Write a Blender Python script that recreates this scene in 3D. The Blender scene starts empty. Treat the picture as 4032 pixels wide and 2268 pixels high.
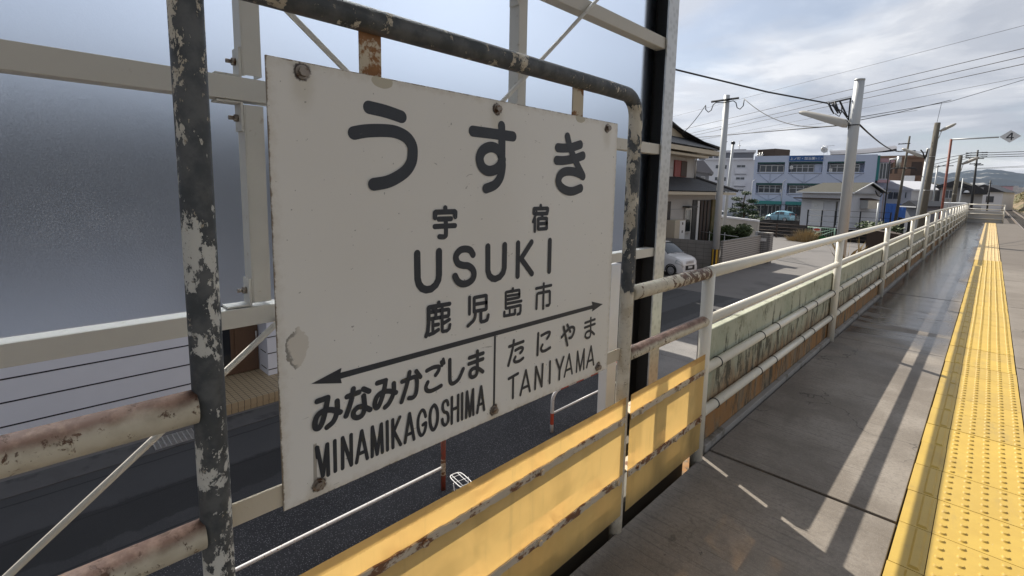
import bpy, bmesh, math, random
from math import sin, cos, tan, pi, radians, hypot, atan2
from mathutils import Vector, Matrix, noise as mnoise
random.seed(7)
R=radians
sc=bpy.context.scene
col=sc.collection
# ------------------------------------------------------------------ camera
CAMZ=1.306
cd=bpy.data.cameras.new('camera'); cam=bpy.data.objects.new('camera',cd); col.objects.link(cam); sc.camera=cam
YAW,PITCH,ROLL=0.77542,-0.12326,0.019667
f_=Vector((-sin(YAW)*cos(PITCH),cos(YAW)*cos(PITCH),sin(PITCH)))
rt=Vector((cos(YAW),sin(YAW),0)); up=rt.cross(f_)
r2=cos(ROLL)*rt+sin(ROLL)*up; u2=-sin(ROLL)*rt+cos(ROLL)*up
cam.matrix_world=Matrix(((r2.x,u2.x,-f_.x,0),(r2.y,u2.y,-f_.y,0),(r2.z,u2.z,-f_.z,CAMZ),(0,0,0,1)))
cd.sensor_width=36; cd.sensor_fit='HORIZONTAL'; cd.lens=36*1912.288/4032
cd.shift_y=-(1134-977.685)/4032; cd.clip_start=.02; cd.clip_end=40000
# ------------------------------------------------------------------ light
SUN=Vector((-.91,.455,1.0)).normalized()
sd=bpy.data.lights.new('sun','SUN'); so=bpy.data.objects.new('sun',sd); col.objects.link(so)
sd.energy=5.0; sd.angle=R(.55); sd.color=(1,.93,.82)
so.rotation_euler=SUN.to_track_quat('Z','Y').to_euler(); so.location=(-10,5,20)
w=bpy.data.worlds.new('World'); sc.world=w; w.use_nodes=True
nt=w.node_tree; N=nt.nodes; L=nt.links; N.clear()
def wn(t,**k):
    n=N.new(t)
    for a,b in k.items(): setattr(n,a,b)
    return n
out=wn('ShaderNodeOutputWorld'); bg=wn('ShaderNodeBackground'); bg.inputs['Strength'].default_value=.1
sky=wn('ShaderNodeTexSky',sky_type='NISHITA',sun_disc=False,sun_elevation=math.asin(SUN.z),sun_rotation=atan2(SUN.x,SUN.y))
tc=wn('ShaderNodeTexCoord'); sx=wn('ShaderNodeSeparateXYZ'); L.new(tc.outputs['Generated'],sx.inputs[0])
def wm(op,a,b,c=None):
    n=wn('ShaderNodeMath',operation=op)
    for i,v in enumerate((a,b,c)):
        if v is None: continue
        if isinstance(v,(int,float)): n.inputs[i].default_value=v
        else: L.new(v,n.inputs[i])
    return n.outputs[0]
zz=wm('ADD',wm('MAXIMUM',sx.outputs[2],0),.16)
cx=wn('ShaderNodeCombineXYZ'); L.new(wm('DIVIDE',sx.outputs[0],zz),cx.inputs[0]); L.new(wm('DIVIDE',sx.outputs[1],zz),cx.inputs[1])
def wnoise(scale,detail,rough,dist=0,off=(0,0,0)):
    mp=wn('ShaderNodeMapping'); mp.inputs['Location'].default_value=off; L.new(cx.outputs[0],mp.inputs[0])
    n=wn('ShaderNodeTexNoise'); n.inputs['Scale'].default_value=scale; n.inputs['Detail'].default_value=detail
    n.inputs['Roughness'].default_value=rough; n.inputs['Distortion'].default_value=dist; L.new(mp.outputs[0],n.inputs['Vector']); return n.outputs['Fac']
def wramp(fac,stops):
    n=wn('ShaderNodeValToRGB'); n.color_ramp.interpolation='EASE'; L.new(fac,n.inputs[0]); e=n.color_ramp.elements
    while len(e)<len(stops): e.new(.5)
    for el,(p,c) in zip(e,stops): el.position=p; el.color=(*c,1)
    return n.outputs[0]
n1=wnoise(1.25,7,.58,.4,(3.1,1.2,0)); n2=wnoise(.42,3,.5,.2,(1.7,5.4,0))
tone=wm('ADD',wm('MULTIPLY_ADD',wm('SUBTRACT',n1,.5),.85,.5),wm('MULTIPLY',wm('SUBTRACT',n2,.5),.45))
cl=wramp(tone,[(.34,(4.0,4.3,4.95)),(.44,(4.9,5.2,5.85)),(.52,(6.0,6.25,6.8)),(.60,(7.5,7.65,8.0)),(.70,(9.6,9.6,9.7))])
cov=wramp(wnoise(.8,5,.55,.3,(9.3,2.2,0)),[(.34,(.55,.55,.55)),(.5,(.97,.97,.97))])
mx=wn('ShaderNodeMix',data_type='RGBA'); L.new(cov,mx.inputs[0]); L.new(sky.outputs[0],mx.inputs[6]); L.new(cl,mx.inputs[7])
dt=wn('ShaderNodeVectorMath',operation='DOT_PRODUCT'); L.new(tc.outputs['Generated'],dt.inputs[0]); dt.inputs[1].default_value=(-.62,.70,.25)
vm=wn('ShaderNodeVectorMath',operation='SCALE'); L.new(mx.outputs[2],vm.inputs[0]); ds=wn('ShaderNodeVectorMath',operation='DOT_PRODUCT'); L.new(tc.outputs['Generated'],ds.inputs[0]); ds.inputs[1].default_value=tuple(SUN)
glow=wm('MULTIPLY',wm('POWER',wm('MAXIMUM',ds.outputs['Value'],0),5),.75)
L.new(wm('ADD',wm('MAXIMUM',wm('MULTIPLY_ADD',dt.outputs['Value'],.26,.68),.66),glow),vm.inputs['Scale'])
L.new(vm.outputs[0],bg.inputs['Color']); L.new(bg.outputs[0],out.inputs[0])
sc.view_settings.view_transform='Standard'; sc.view_settings.look='None'; sc.view_settings.exposure=.30; sc.view_settings.gamma=1
try:
    sc.cycles.sample_clamp_indirect=4; sc.cycles.max_bounces=10; sc.cycles.transparent_max_bounces=12
except Exception: pass
# sign lettering strokes: curve flag, width, (y,z) points on the board, metres
STROKES={"S":[[1,0.0265,[[0.512,1.4617],[0.5494,1.4585],[0.5872,1.4519]]],[1,0.0265,[[0.4783,1.4079],[0.5042,1.4144],[0.5423,1.419],[0.5723,1.419],[0.5981,1.4108],[0.6123,1.3955],[0.6148,1.3777],[0.6111,1.3578],[0.5975,1.3391],[0.5763,1.3249],[0.5507,1.3139],[0.5195,1.3082]]],[0,0.0265,[[0.7873,1.441],[0.8346,1.441],[0.9261,1.4405]]],[1,0.025175,[[0.8841,1.4633],[0.886,1.4265],[0.8867,1.3815],[0.8887,1.3612],[0.8816,1.3327],[0.8624,1.3135],[0.8328,1.3037]]],[1,0.0265,[[0.8861,1.3846],[0.8779,1.398],[0.8605,1.4068],[0.8393,1.4061],[0.8189,1.3956],[0.81,1.3772],[0.8174,1.358],[0.8362,1.3482],[0.8595,1.3507],[0.8787,1.3623],[0.8872,1.3784]]],[1,0.0265,[[1.112,1.4247],[1.14,1.4257],[1.1749,1.43],[1.2185,1.4418]]],[1,0.0265,[[1.1078,1.3884],[1.1418,1.3899],[1.1896,1.3975],[1.2339,1.4095]]],[1,0.025175,[[1.155,1.4598],[1.1699,1.4281],[1.1978,1.3909],[1.229,1.3573],[1.2377,1.3479]]],[1,0.0265,[[1.2378,1.3471],[1.2131,1.3551],[1.1814,1.3595],[1.1485,1.3575],[1.1267,1.3475],[1.1184,1.3289],[1.131,1.3123],[1.159,1.3018],[1.1899,1.3005],[1.2265,1.3097]]],[0,0.0125,[[0.7039,1.257],[0.7042,1.2474]]],[0,0.0125,[[0.6743,1.235],[0.6746,1.2462],[0.6765,1.2474],[0.7315,1.2478],[0.7338,1.2462],[0.7334,1.2357]]],[0,0.0125,[[0.686,1.2311],[0.7215,1.2309]]],[0,0.0125,[[0.6743,1.2142],[0.734,1.2142]]],[1,0.0125,[[0.7062,1.2304],[0.7068,1.1964],[0.7048,1.1911],[0.6995,1.1889],[0.6876,1.1902]]],[0,0.0115,[[1.0438,1.258],[1.0444,1.25]]],[0,0.0115,[[1.0151,1.2373],[1.0149,1.2488],[1.0168,1.2498],[1.0722,1.25],[1.0748,1.2488],[1.0748,1.2432],[1.0718,1.2361]]],[0,0.0095,[[1.0263,1.24],[1.0227,1.232],[1.0129,1.2138]]],[0,0.0105,[[1.0201,1.2206],[1.0211,1.1867]]],[0,0.0115,[[1.0269,1.2355],[1.0719,1.2355]]],[0,0.0105,[[1.0511,1.2352],[1.0509,1.2222]]],[0,0.0105,[[1.0351,1.1929],[1.034,1.2208],[1.0352,1.2217],[1.0694,1.2216],[1.071,1.2203],[1.0717,1.1932],[1.0702,1.1919],[1.0364,1.1918],[1.0351,1.1929]]],[0,0.0105,[[1.0345,1.2068],[1.0716,1.2071]]],[0,0.0178,[[0.6258,1.155],[0.626,1.1284],[0.6265,1.0974],[0.6301,1.0842],[0.6384,1.0738],[0.6503,1.0686],[0.6641,1.0689],[0.6773,1.0767],[0.6844,1.0875],[0.6863,1.099],[0.6863,1.1282],[0.6862,1.1551]]],[1,0.0178,[[0.7921,1.1389],[0.7829,1.1504],[0.7681,1.1549],[0.7516,1.1536],[0.7393,1.1441],[0.7374,1.133],[0.7442,1.1211],[0.7597,1.115],[0.7754,1.1122],[0.7895,1.1027],[0.7952,1.0896],[0.7899,1.0762],[0.7739,1.0688],[0.7562,1.0692],[0.7426,1.0774],[0.7339,1.0908]]],[0,0.0178,[[0.8421,1.1554],[0.8427,1.1227],[0.8432,1.0923],[0.8484,1.0788],[0.8595,1.0702],[0.8705,1.0677],[0.8861,1.0711],[0.8984,1.0813],[0.9027,1.0941],[0.9026,1.1255],[0.9023,1.1551]]],[0,0.016909999999999998,[[0.9539,1.1566],[0.9549,1.0656]]],[0,0.016909999999999998,[[1.0085,1.156],[0.9674,1.1131]]],[0,0.016909999999999998,[[0.9669,1.1132],[1.0131,1.0659]]],[0,0.016909999999999998,[[1.0884,1.1557],[1.0891,1.0647]]],[0,0.010780000000000001,[[0.6854,1.033],[0.6854,1.0269]]],[0,0.010780000000000001,[[0.6488,0.9586],[0.6536,0.9689],[0.656,0.9885],[0.6561,1.0253],[0.658,1.0262],[0.7173,1.0251]]],[0,0.00882,[[0.6651,1.023],[0.6766,1.0219],[0.6766,0.9976]]],[0,0.00882,[[0.6952,1.0237],[0.6956,0.9621],[0.6979,0.96],[0.7105,0.9596],[0.7166,0.9638],[0.7186,0.973]]],[0,0.0098,[[0.6575,1.0131],[0.6903,1.0127],[0.7143,1.0116],[0.7164,1.0096],[0.7159,0.9972],[0.7134,0.9952],[0.656,0.9973]]],[0,0.00882,[[0.6689,0.9934],[0.6689,0.9626]]],[0,0.0098,[[0.6698,0.9802],[0.6844,0.9799]]],[0,0.0098,[[0.6583,0.9599],[0.6708,0.9614],[0.6845,0.9668]]],[0,0.0098,[[0.6963,0.9785],[0.7175,0.9857]]],[0,0.009309999999999999,[[0.7817,1.0316],[0.7818,0.9885]]],[0,0.0098,[[0.7973,0.9917],[0.7969,1.0274],[0.7989,1.0283],[0.8357,1.0283],[0.8385,1.0267],[0.8389,0.9926],[0.8363,0.9914],[0.7978,0.9924]]],[0,0.0098,[[0.7976,1.0107],[0.8386,1.0093]]],[1,0.0098,[[0.8009,0.9911],[0.8005,0.9794],[0.7951,0.9695],[0.7862,0.9641],[0.7764,0.9586]]],[0,0.0098,[[0.82,0.9894],[0.8201,0.9637],[0.8222,0.9609],[0.8332,0.9605],[0.8421,0.9624],[0.8446,0.9684],[0.8454,0.9747]]],[0,0.0088,[[0.9362,1.0328],[0.9336,1.0254]]],[0,0.0088,[[0.9113,0.9826],[0.9103,1.0251],[0.9128,1.0262],[0.9617,1.0252],[0.9636,1.0235],[0.9639,1.0055],[0.9613,1.0044],[0.9118,1.0048]]],[0,0.00792,[[0.9115,1.0151],[0.9631,1.0135]]],[0,0.0088,[[0.9121,0.9938],[0.9723,0.9926]]],[0,0.0088,[[0.9124,0.9814],[0.9431,0.9808],[0.9673,0.9813],[0.9697,0.9798],[0.9697,0.9647],[0.967,0.9576],[0.9579,0.9569]]],[0,0.0074800000000000005,[[0.9261,0.9809],[0.9266,0.9631]]],[0,0.0088,[[0.9058,0.9719],[0.9057,0.9613],[0.9231,0.9604],[0.9458,0.9598],[0.9473,0.9625],[0.947,0.9715]]],[0,0.009,[[1.0661,1.0302],[1.0668,0.9552]]],[0,0.009,[[1.0331,1.0201],[1.0998,1.021]]],[0,0.009,[[1.0366,0.9602],[1.0373,1.0019],[1.0419,1.0045],[1.0918,1.0043],[1.0949,1.001],[1.0959,0.967],[1.0912,0.9611],[1.0812,0.9624]]],[0,0.0118,[[0.3882,0.88],[0.4093,0.8812]]],[1,0.0118,[[0.4093,0.8805],[0.4069,0.8686],[0.4015,0.8478],[0.3956,0.8315],[0.3892,0.8239],[0.3826,0.8276],[0.3824,0.8403],[0.3887,0.8521],[0.4011,0.8564],[0.4162,0.8536],[0.4344,0.8427]]],[1,0.0118,[[0.4295,0.8672],[0.4296,0.8528],[0.4271,0.8393],[0.4197,0.826],[0.4069,0.8191]]],[0,0.0118,[[0.5211,0.8797],[0.5416,0.88]]],[1,0.0118,[[0.5412,0.8794],[0.538,0.8627],[0.5311,0.8417],[0.5227,0.8259],[0.5162,0.8257],[0.514,0.8363],[0.5199,0.8497],[0.533,0.8557],[0.5496,0.8534],[0.5664,0.845]]],[1,0.0118,[[0.5616,0.8675],[0.5614,0.8496],[0.5561,0.8356],[0.5475,0.8242],[0.5391,0.8192]]],[0,0.0118,[[0.451,0.8703],[0.4776,0.8721]]],[1,0.0118,[[0.4649,0.8832],[0.4612,0.8646],[0.4549,0.8462],[0.4474,0.8296]]],[0,0.0118,[[0.4875,0.8766],[0.5007,0.8675]]],[1,0.0118,[[0.488,0.8609],[0.4896,0.841],[0.4886,0.8294],[0.483,0.8192],[0.4722,0.8176],[0.464,0.8241],[0.465,0.8341],[0.4742,0.84],[0.4864,0.8375],[0.5019,0.8258]]],[1,0.0108,[[0.5831,0.866],[0.6013,0.8678],[0.617,0.8679],[0.6221,0.8602],[0.6224,0.8448],[0.619,0.8265],[0.611,0.82],[0.6002,0.822]]],[1,0.0108,[[0.6028,0.8831],[0.5999,0.8713],[0.5927,0.8482],[0.5806,0.8186]]],[0,0.0108,[[0.6207,0.8809],[0.6323,0.8638]]],[1,0.0108,[[0.6517,0.8734],[0.6693,0.8767],[0.6848,0.875],[0.6872,0.8701],[0.684,0.863],[0.677,0.8562]]],[1,0.0108,[[0.6539,0.8442],[0.6486,0.8346],[0.6509,0.8255],[0.6615,0.8204],[0.677,0.8212],[0.6928,0.8246]]],[0,0.00864,[[0.6934,0.885],[0.6962,0.8751]]],[0,0.00864,[[0.6993,0.8902],[0.7022,0.8795]]],[1,0.0108,[[0.7195,0.8833],[0.7198,0.8522],[0.7206,0.8303],[0.7252,0.8214],[0.7352,0.8207],[0.7487,0.828],[0.7622,0.8493]]],[0,0.0108,[[0.7829,0.8733],[0.8298,0.8748]]],[0,0.0108,[[0.7816,0.8575],[0.8291,0.8592]]],[1,0.0108,[[0.8095,0.8845],[0.8099,0.8568],[0.8093,0.8313],[0.8049,0.8211],[0.7924,0.8195],[0.7852,0.8264],[0.7868,0.8372],[0.7974,0.8422],[0.812,0.8378],[0.8288,0.8248]]],[0,0.0083,[[0.3853,0.7837],[0.3949,0.7193]]],[0,0.0083,[[0.3949,0.7193],[0.4056,0.7834]]],[0,0.0083,[[0.4059,0.7833],[0.406,0.717]]],[0,0.0083,[[0.3848,0.7839],[0.3862,0.7628]]],[0,0.0083,[[0.4221,0.7838],[0.4218,0.7179]]],[0,0.0083,[[0.4376,0.7172],[0.4389,0.7843],[0.4571,0.7168],[0.4578,0.7842]]],[0,0.0083,[[0.4691,0.7171],[0.4821,0.784],[0.494,0.7167]]],[0,0.0083,[[0.4734,0.7347],[0.4905,0.735]]],[0,0.0083,[[0.5057,0.7165],[0.5071,0.7839],[0.5178,0.7171],[0.5289,0.7834],[0.5306,0.7166]]],[0,0.0083,[[0.5434,0.7838],[0.5434,0.717]]],[0,0.0083,[[0.5575,0.7835],[0.5575,0.7171]]],[0,0.0083,[[0.576,0.7837],[0.5596,0.7543]]],[0,0.0083,[[0.5605,0.754],[0.5773,0.717]]],[0,0.0083,[[0.5891,0.7172],[0.6018,0.7835],[0.6136,0.7166]]],[0,0.0083,[[0.593,0.7328],[0.6088,0.7337]]],[1,0.0083,[[0.6478,0.7607],[0.644,0.774],[0.6375,0.7801],[0.6303,0.7728],[0.626,0.7596],[0.6259,0.7414],[0.6295,0.7253],[0.6353,0.7177],[0.6425,0.7218],[0.6467,0.7329],[0.6478,0.7441]]],[0,0.009130000000000001,[[0.6399,0.7428],[0.6471,0.7449]]],[1,0.009130000000000001,[[0.6719,0.7817],[0.6638,0.7744],[0.6598,0.7561],[0.6617,0.7334],[0.6691,0.7197],[0.6773,0.7256],[0.6821,0.7416],[0.6814,0.7641],[0.676,0.7775],[0.6719,0.7817]]],[1,0.0083,[[0.7149,0.7686],[0.7121,0.779],[0.7064,0.782],[0.6994,0.7771],[0.698,0.7657],[0.7022,0.7549],[0.7107,0.7497],[0.7151,0.7387],[0.7137,0.7248],[0.7052,0.7194],[0.6981,0.7266],[0.696,0.7374]]],[0,0.0083,[[0.7266,0.7846],[0.7264,0.7162]]],[0,0.0083,[[0.7467,0.7845],[0.7467,0.7165]]],[0,0.008715,[[0.7279,0.7525],[0.7462,0.7526]]],[0,0.0083,[[0.7594,0.785],[0.7595,0.7164]]],[0,0.0083,[[0.7729,0.7162],[0.7753,0.7851],[0.7855,0.7163],[0.7956,0.7853],[0.7974,0.7161]]],[0,0.0083,[[0.8112,0.7166],[0.8238,0.7852],[0.8355,0.7169]]],[0,0.0083,[[0.8149,0.7356],[0.8311,0.7362]]],[0,0.0095,[[0.9277,0.8702],[0.9847,0.8729]]],[1,0.0095,[[0.9454,0.884],[0.9431,0.8687],[0.9356,0.8441],[0.9255,0.817]]],[1,0.0095,[[0.9526,0.854],[0.973,0.8574],[0.9825,0.8532],[0.979,0.8459],[0.9725,0.8421]]],[1,0.0095,[[0.9528,0.8347],[0.9479,0.8266],[0.9536,0.8199],[0.9704,0.8191],[0.9844,0.8237]]],[0,0.0095,[[1.048,0.8834],[1.0469,0.8184]]],[1,0.0095,[[1.0626,0.8742],[1.0873,0.8782],[1.1001,0.8763],[1.0973,0.867],[1.0881,0.8597]]],[1,0.0095,[[1.0679,0.8443],[1.0617,0.8352],[1.0666,0.8256],[1.0813,0.8237],[1.1033,0.8279]]],[1,0.0095,[[1.1583,0.8485],[1.1803,0.863],[1.2031,0.8719],[1.2199,0.8671],[1.2207,0.8534],[1.2096,0.8392],[1.1967,0.8382]]],[0,0.0095,[[1.185,0.8835],[1.2015,0.8581]]],[0,0.0095,[[1.1669,0.8804],[1.1762,0.8536],[1.1886,0.8168]]],[0,0.00874,[[1.2808,0.8714],[1.336,0.8736]]],[0,0.00874,[[1.2793,0.8555],[1.3372,0.8577]]],[1,0.00874,[[1.3119,0.8827],[1.3125,0.8553],[1.3141,0.8315],[1.3098,0.8182],[1.2944,0.8175],[1.2837,0.8252],[1.2881,0.8368],[1.3032,0.8399],[1.3164,0.8357],[1.3343,0.8226]]],[0,0.009130000000000001,[[0.9284,0.7774],[0.9649,0.7829]]],[0,0.0083,[[0.9456,0.7793],[0.9461,0.7159]]],[0,0.0083,[[0.9768,0.7154],[0.9978,0.7837],[1.0172,0.7152]]],[0,0.0083,[[0.9845,0.7331],[1.0116,0.7343]]],[0,0.0083,[[1.0399,0.7149],[1.0418,0.7827],[1.0697,0.7148],[1.0715,0.7836]]],[0,0.0083,[[1.106,0.7836],[1.1069,0.7151]]],[0,0.0083,[[1.1359,0.782],[1.1541,0.745],[1.1531,0.714]]],[0,0.0083,[[1.1715,0.7822],[1.1545,0.7449]]],[0,0.0083,[[1.1801,0.7149],[1.2009,0.7835],[1.2202,0.7147]]],[0,0.0083,[[1.1872,0.7333],[1.2143,0.7339]]],[0,0.0083,[[1.2428,0.7141],[1.2453,0.7822],[1.2625,0.7144],[1.2809,0.7817],[1.2827,0.7138]]],[0,0.0083,[[1.2992,0.7151],[1.3199,0.7831],[1.3391,0.7145]]],[0,0.0083,[[1.305,0.7335],[1.3337,0.7344]]]],"A1":[[0.3778,0.9188],[0.4403,0.9352],[0.4366,0.9192],[0.4402,0.9025]],"A2":[[1.3788,0.9192],[1.3119,0.9384],[1.3198,0.9209],[1.3165,0.9034]],"L":[[0.4377,0.9189],[1.323,0.9186]],"V":[[0.8727,0.9195],[0.8722,0.7138]]}
# ------------------------------------------------------------------ materials
class NT:
    def __init__(s,name):
        s.m=bpy.data.materials.new(name); s.m.use_nodes=True; s.t=s.m.node_tree; s.t.nodes.clear()
        s.o=s.n('ShaderNodeOutputMaterial'); s.g=s.n('ShaderNodeNewGeometry'); s.pos=s.g.outputs['Position']
        q=s.n('ShaderNodeSeparateXYZ'); s.l(s.pos,q.inputs[0]); s.x,s.y,s.z=q.outputs
        q=s.n('ShaderNodeSeparateXYZ'); s.l(s.g.outputs['Normal'],q.inputs[0]); s.nx,s.ny,s.nz=q.outputs
    def n(s,t,**k):
        q=s.t.nodes.new(t)
        for a,b in k.items(): setattr(q,a,b)
        return q
    def l(s,a,b): s.t.links.new(a,b)
    def set(s,sock,v):
        if isinstance(v,(int,float)):
            try: sock.default_value=v
            except TypeError: sock.default_value=(v,v,v,1)
        elif isinstance(v,(tuple,list)): sock.default_value=(*v,1) if len(v)==3 and len(sock.default_value)==4 else v
        else: s.l(v,sock)
    def math(s,op,a,b=0,c=None,clamp=False):
        q=s.n('ShaderNodeMath',operation=op); q.use_clamp=clamp; s.set(q.inputs[0],a); s.set(q.inputs[1],b)
        if c is not None: s.set(q.inputs[2],c)
        return q.outputs[0]
    def noise(s,scale,detail=4,rough=.55,stretch=(1,1,1),dist=0,off=(0,0,0)):
        mp=s.n('ShaderNodeMapping'); mp.inputs['Scale'].default_value=stretch; mp.inputs['Location'].default_value=off; s.l(s.pos,mp.inputs[0])
        q=s.n('ShaderNodeTexNoise'); q.inputs['Scale'].default_value=scale; q.inputs['Detail'].default_value=detail
        q.inputs['Roughness'].default_value=rough; q.inputs['Distortion'].default_value=dist; s.l(mp.outputs[0],q.inputs['Vector']); return q.outputs['Fac']
    def voro(s,scale,feature='F1'):
        q=s.n('ShaderNodeTexVoronoi',feature=feature); q.inputs['Scale'].default_value=scale; s.l(s.pos,q.inputs['Vector']); return q
    def step(s,v,a,b):
        q=s.n('ShaderNodeMapRange'); q.interpolation_type='SMOOTHSTEP'; s.set(q.inputs[0],v); q.inputs[1].default_value=a; q.inputs[2].default_value=b
        return q.outputs[0]
    def mix(s,f,a,b,mode='MIX'):
        q=s.n('ShaderNodeMix',data_type='RGBA',blend_type=mode); s.set(q.inputs[0],f); s.set(q.inputs[6],a); s.set(q.inputs[7],b); return q.outputs[2]
    def val(s,c,amt,scale,detail=4):
        f=s.math('MULTIPLY_ADD',s.noise(scale,detail),2*amt,1-amt)
        q=s.n('ShaderNodeMix',data_type='RGBA',blend_type='MULTIPLY'); q.inputs[0].default_value=1; s.set(q.inputs[6],c)
        cc=s.n('ShaderNodeCombineColor'); [s.l(f,i) for i in cc.inputs]; s.l(cc.outputs[0],q.inputs[7]); return q.outputs[2]
    def bsdf(s,c,rough=.6,metal=0,bump=None,spec=.5,**k):
        b=s.n('ShaderNodeBsdfPrincipled'); s.set(b.inputs['Base Color'],c); s.set(b.inputs['Roughness'],rough); s.set(b.inputs['Metallic'],metal)
        b.inputs['Specular IOR Level'].default_value=spec
        for a,v in k.items(): s.set(b.inputs[a],v)
        if bump is not None:
            q=s.n('ShaderNodeBump'); q.inputs['Distance'].default_value=bump[1]; q.inputs['Strength'].default_value=bump[2] if len(bump)>2 else .6; s.l(bump[0],q.inputs['Height']); s.l(q.outputs[0],b.inputs['Normal'])
        return b.outputs[0]
    def done(s,sh): s.l(sh,s.o.inputs[0]); return s.m
    def lines(s,c,coord,period,width,dark,off=0):
        fr=s.math('FRACT',s.math('DIVIDE',s.math('ADD',coord,off+1000*period),period))
        m=s.math('LESS_THAN',fr,width/period); return s.mix(m,c,dark)
MATS={}
def M(name,c,rough=.6,metal=0,var=.12,scale=6,lines=(),stain=None,bump=None,spec=.5,obj=False):
    if name in MATS: return MATS[name]
    t=NT(name)
    k=t.val(c,var,scale) if var else c
    if stain: k=t.mix(t.step(t.noise(stain[1],6,.62,stain[4] if len(stain)>4 else (1,1,1)),stain[2],stain[3]),k,stain[0])
    for ax,p,wd,dk in lines: k=t.lines(k,{'x':t.x,'y':t.y,'z':t.z}[ax],p,wd,dk)
    MATS[name]=t.done(t.bsdf(k,rough,metal,(t.noise(bump[0],5),bump[1]) if bump else None,spec)); return MATS[name]
# platform concrete: dry, stained, wet near the far fence
t=NT('platform_concrete')
c=t.mix(t.step(t.noise(1.3,6,.62),.38,.66),(.175,.150,.124),(.29,.258,.222))
c=t.mix(t.math('MULTIPLY',t.step(t.noise(60,4,.75),.42,.7),.5),c,(.12,.105,.09)); c=t.mix(t.math('MULTIPLY',t.step(t.noise(4.5,7,.72,(1,1,1),.4,(7,3,1)),.5,.68),.4),c,(.275,.248,.215))
sp=t.voro(190); c=t.mix(t.math('MULTIPLY',t.step(sp.outputs['Distance'],.32,.12),.28),c,(.48,.46,.43))
c=t.mix(t.math('MULTIPLY',t.step(t.noise(3.2,5,.7,(1,.16,1),.5),.58,.74),.55),c,(.15,.13,.105))
ln=t.math('MULTIPLY',t.step(t.noise(16,5,.72,(.10,5.5,1),.25,(2,3,0)),.54,.66),t.step(t.x,.1,-.7)); c=t.mix(t.math('MULTIPLY',ln,.65),c,(.09,.08,.07))
vc=t.n('ShaderNodeTexVoronoi',feature='DISTANCE_TO_EDGE'); vc.inputs['Scale'].default_value=.8; vw=t.n('ShaderNodeVectorMath',operation='ADD'); wv=t.n('ShaderNodeTexNoise'); wv.inputs['Scale'].default_value=2.5; wv.inputs['Detail'].default_value=6; t.l(t.pos,wv.inputs['Vector']); t.l(t.pos,vw.inputs[0]); t.l(wv.outputs['Color'],vw.inputs[1]); t.l(vw.outputs[0],vc.inputs['Vector'])
c=t.mix(t.math('MULTIPLY',t.math('MULTIPLY',t.step(vc.outputs['Distance'],.006,.002),t.step(t.noise(1.1,3),.46,.56)),.7),c,(.05,.045,.04)); gum=t.voro(2.6); c=t.mix(t.math('MULTIPLY',t.step(gum.outputs['Distance'],.05,.042),t.math('MULTIPLY',t.step(t.noise(3,2),.5,.6),.6)),c,(.07,.062,.055))
oil=t.math('MULTIPLY',t.step(t.noise(5.5,6,.62,(1,1,1),.6,(4.4,1,0)),.70,.72),.8); c=t.mix(oil,c,(.055,.05,.048))
wet=t.math('MULTIPLY',t.math('MULTIPLY',t.step(t.y,4.0,6.2),t.step(t.math('ADD',t.x,t.math('MULTIPLY',t.noise(.9,4,.6,(1,.5,1)),.55)),.25,-.02)),t.step(t.math('ADD',t.noise(.75,5,.62,(.7,2.2,1),.3),t.math('MULTIPLY',t.step(t.y,6,9),.14)),.36,.52))
gr=t.step(t.math('ADD',t.y,t.math('MULTIPLY',t.noise(2,3),1.5)),12.6,14.5); c=t.mix(t.math('MULTIPLY',gr,.75),c,(.105,.088,.072)); c=t.mix(t.math('MULTIPLY',t.step(t.x,.2,.3),.45),c,(.15,.13,.11))
c=t.mix(t.math('MULTIPLY',wet,.85),c,(.032,.031,.034))
b=t.math('ADD',t.math('MULTIPLY',t.noise(70,4,.7),.35),t.math('MULTIPLY',ln,-1))
rough=t.math('MULTIPLY_ADD',wet,-.70,.82)
MATS['platform']=t.done(t.bsdf(c,rough,0,(b,.0025,t.math('MULTIPLY_ADD',wet,-.45,.5)) if False else (b,.002,.45)))
# tactile tiles
def tact(name,a,b2,dk):
    t=NT(name); c=t.mix(t.step(t.noise(5,6,.65),.35,.7),a,b2); c=t.mix(t.math('MULTIPLY',t.step(t.noise(23,5,.7),.6,.75),.5),c,dk)
    c=t.mix(t.math('MULTIPLY',t.step(t.noise(3,5,.7,(2,.5,1)),.52,.72),.55),c,dk); wnz=t.n('ShaderNodeTexWhiteNoise',noise_dimensions='1D'); t.l(t.math('FLOOR',t.math('DIVIDE',t.math('ADD',t.y,.294),.3)),wnz.inputs['W']); c=t.mix(t.math('MULTIPLY',wnz.outputs['Value'],.28),c,dk); c=t.mix(t.math('MULTIPLY',t.step(t.noise(11,7,.75,(1,1,1),.5,(3,9,0)),.60,.70),.45),c,(.20,.16,.09)); c=t.mix(t.math('MULTIPLY',t.step(t.noise(31,4,.7,(1,1,1),.3,(1,2,0)),.68,.72),.6),c,(.55,.47,.30))
    return t.done(t.bsdf(c,.5,0,(t.noise(90,3),.0008,.5)))
MATS['tactile']=tact('tactile_yellow',(.58,.395,.072),(.52,.345,.062),(.34,.245,.09))
MATS['tactile_old']=tact('tactile_faded',(.70,.50,.19),(.62,.45,.22),(.40,.30,.18))
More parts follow.
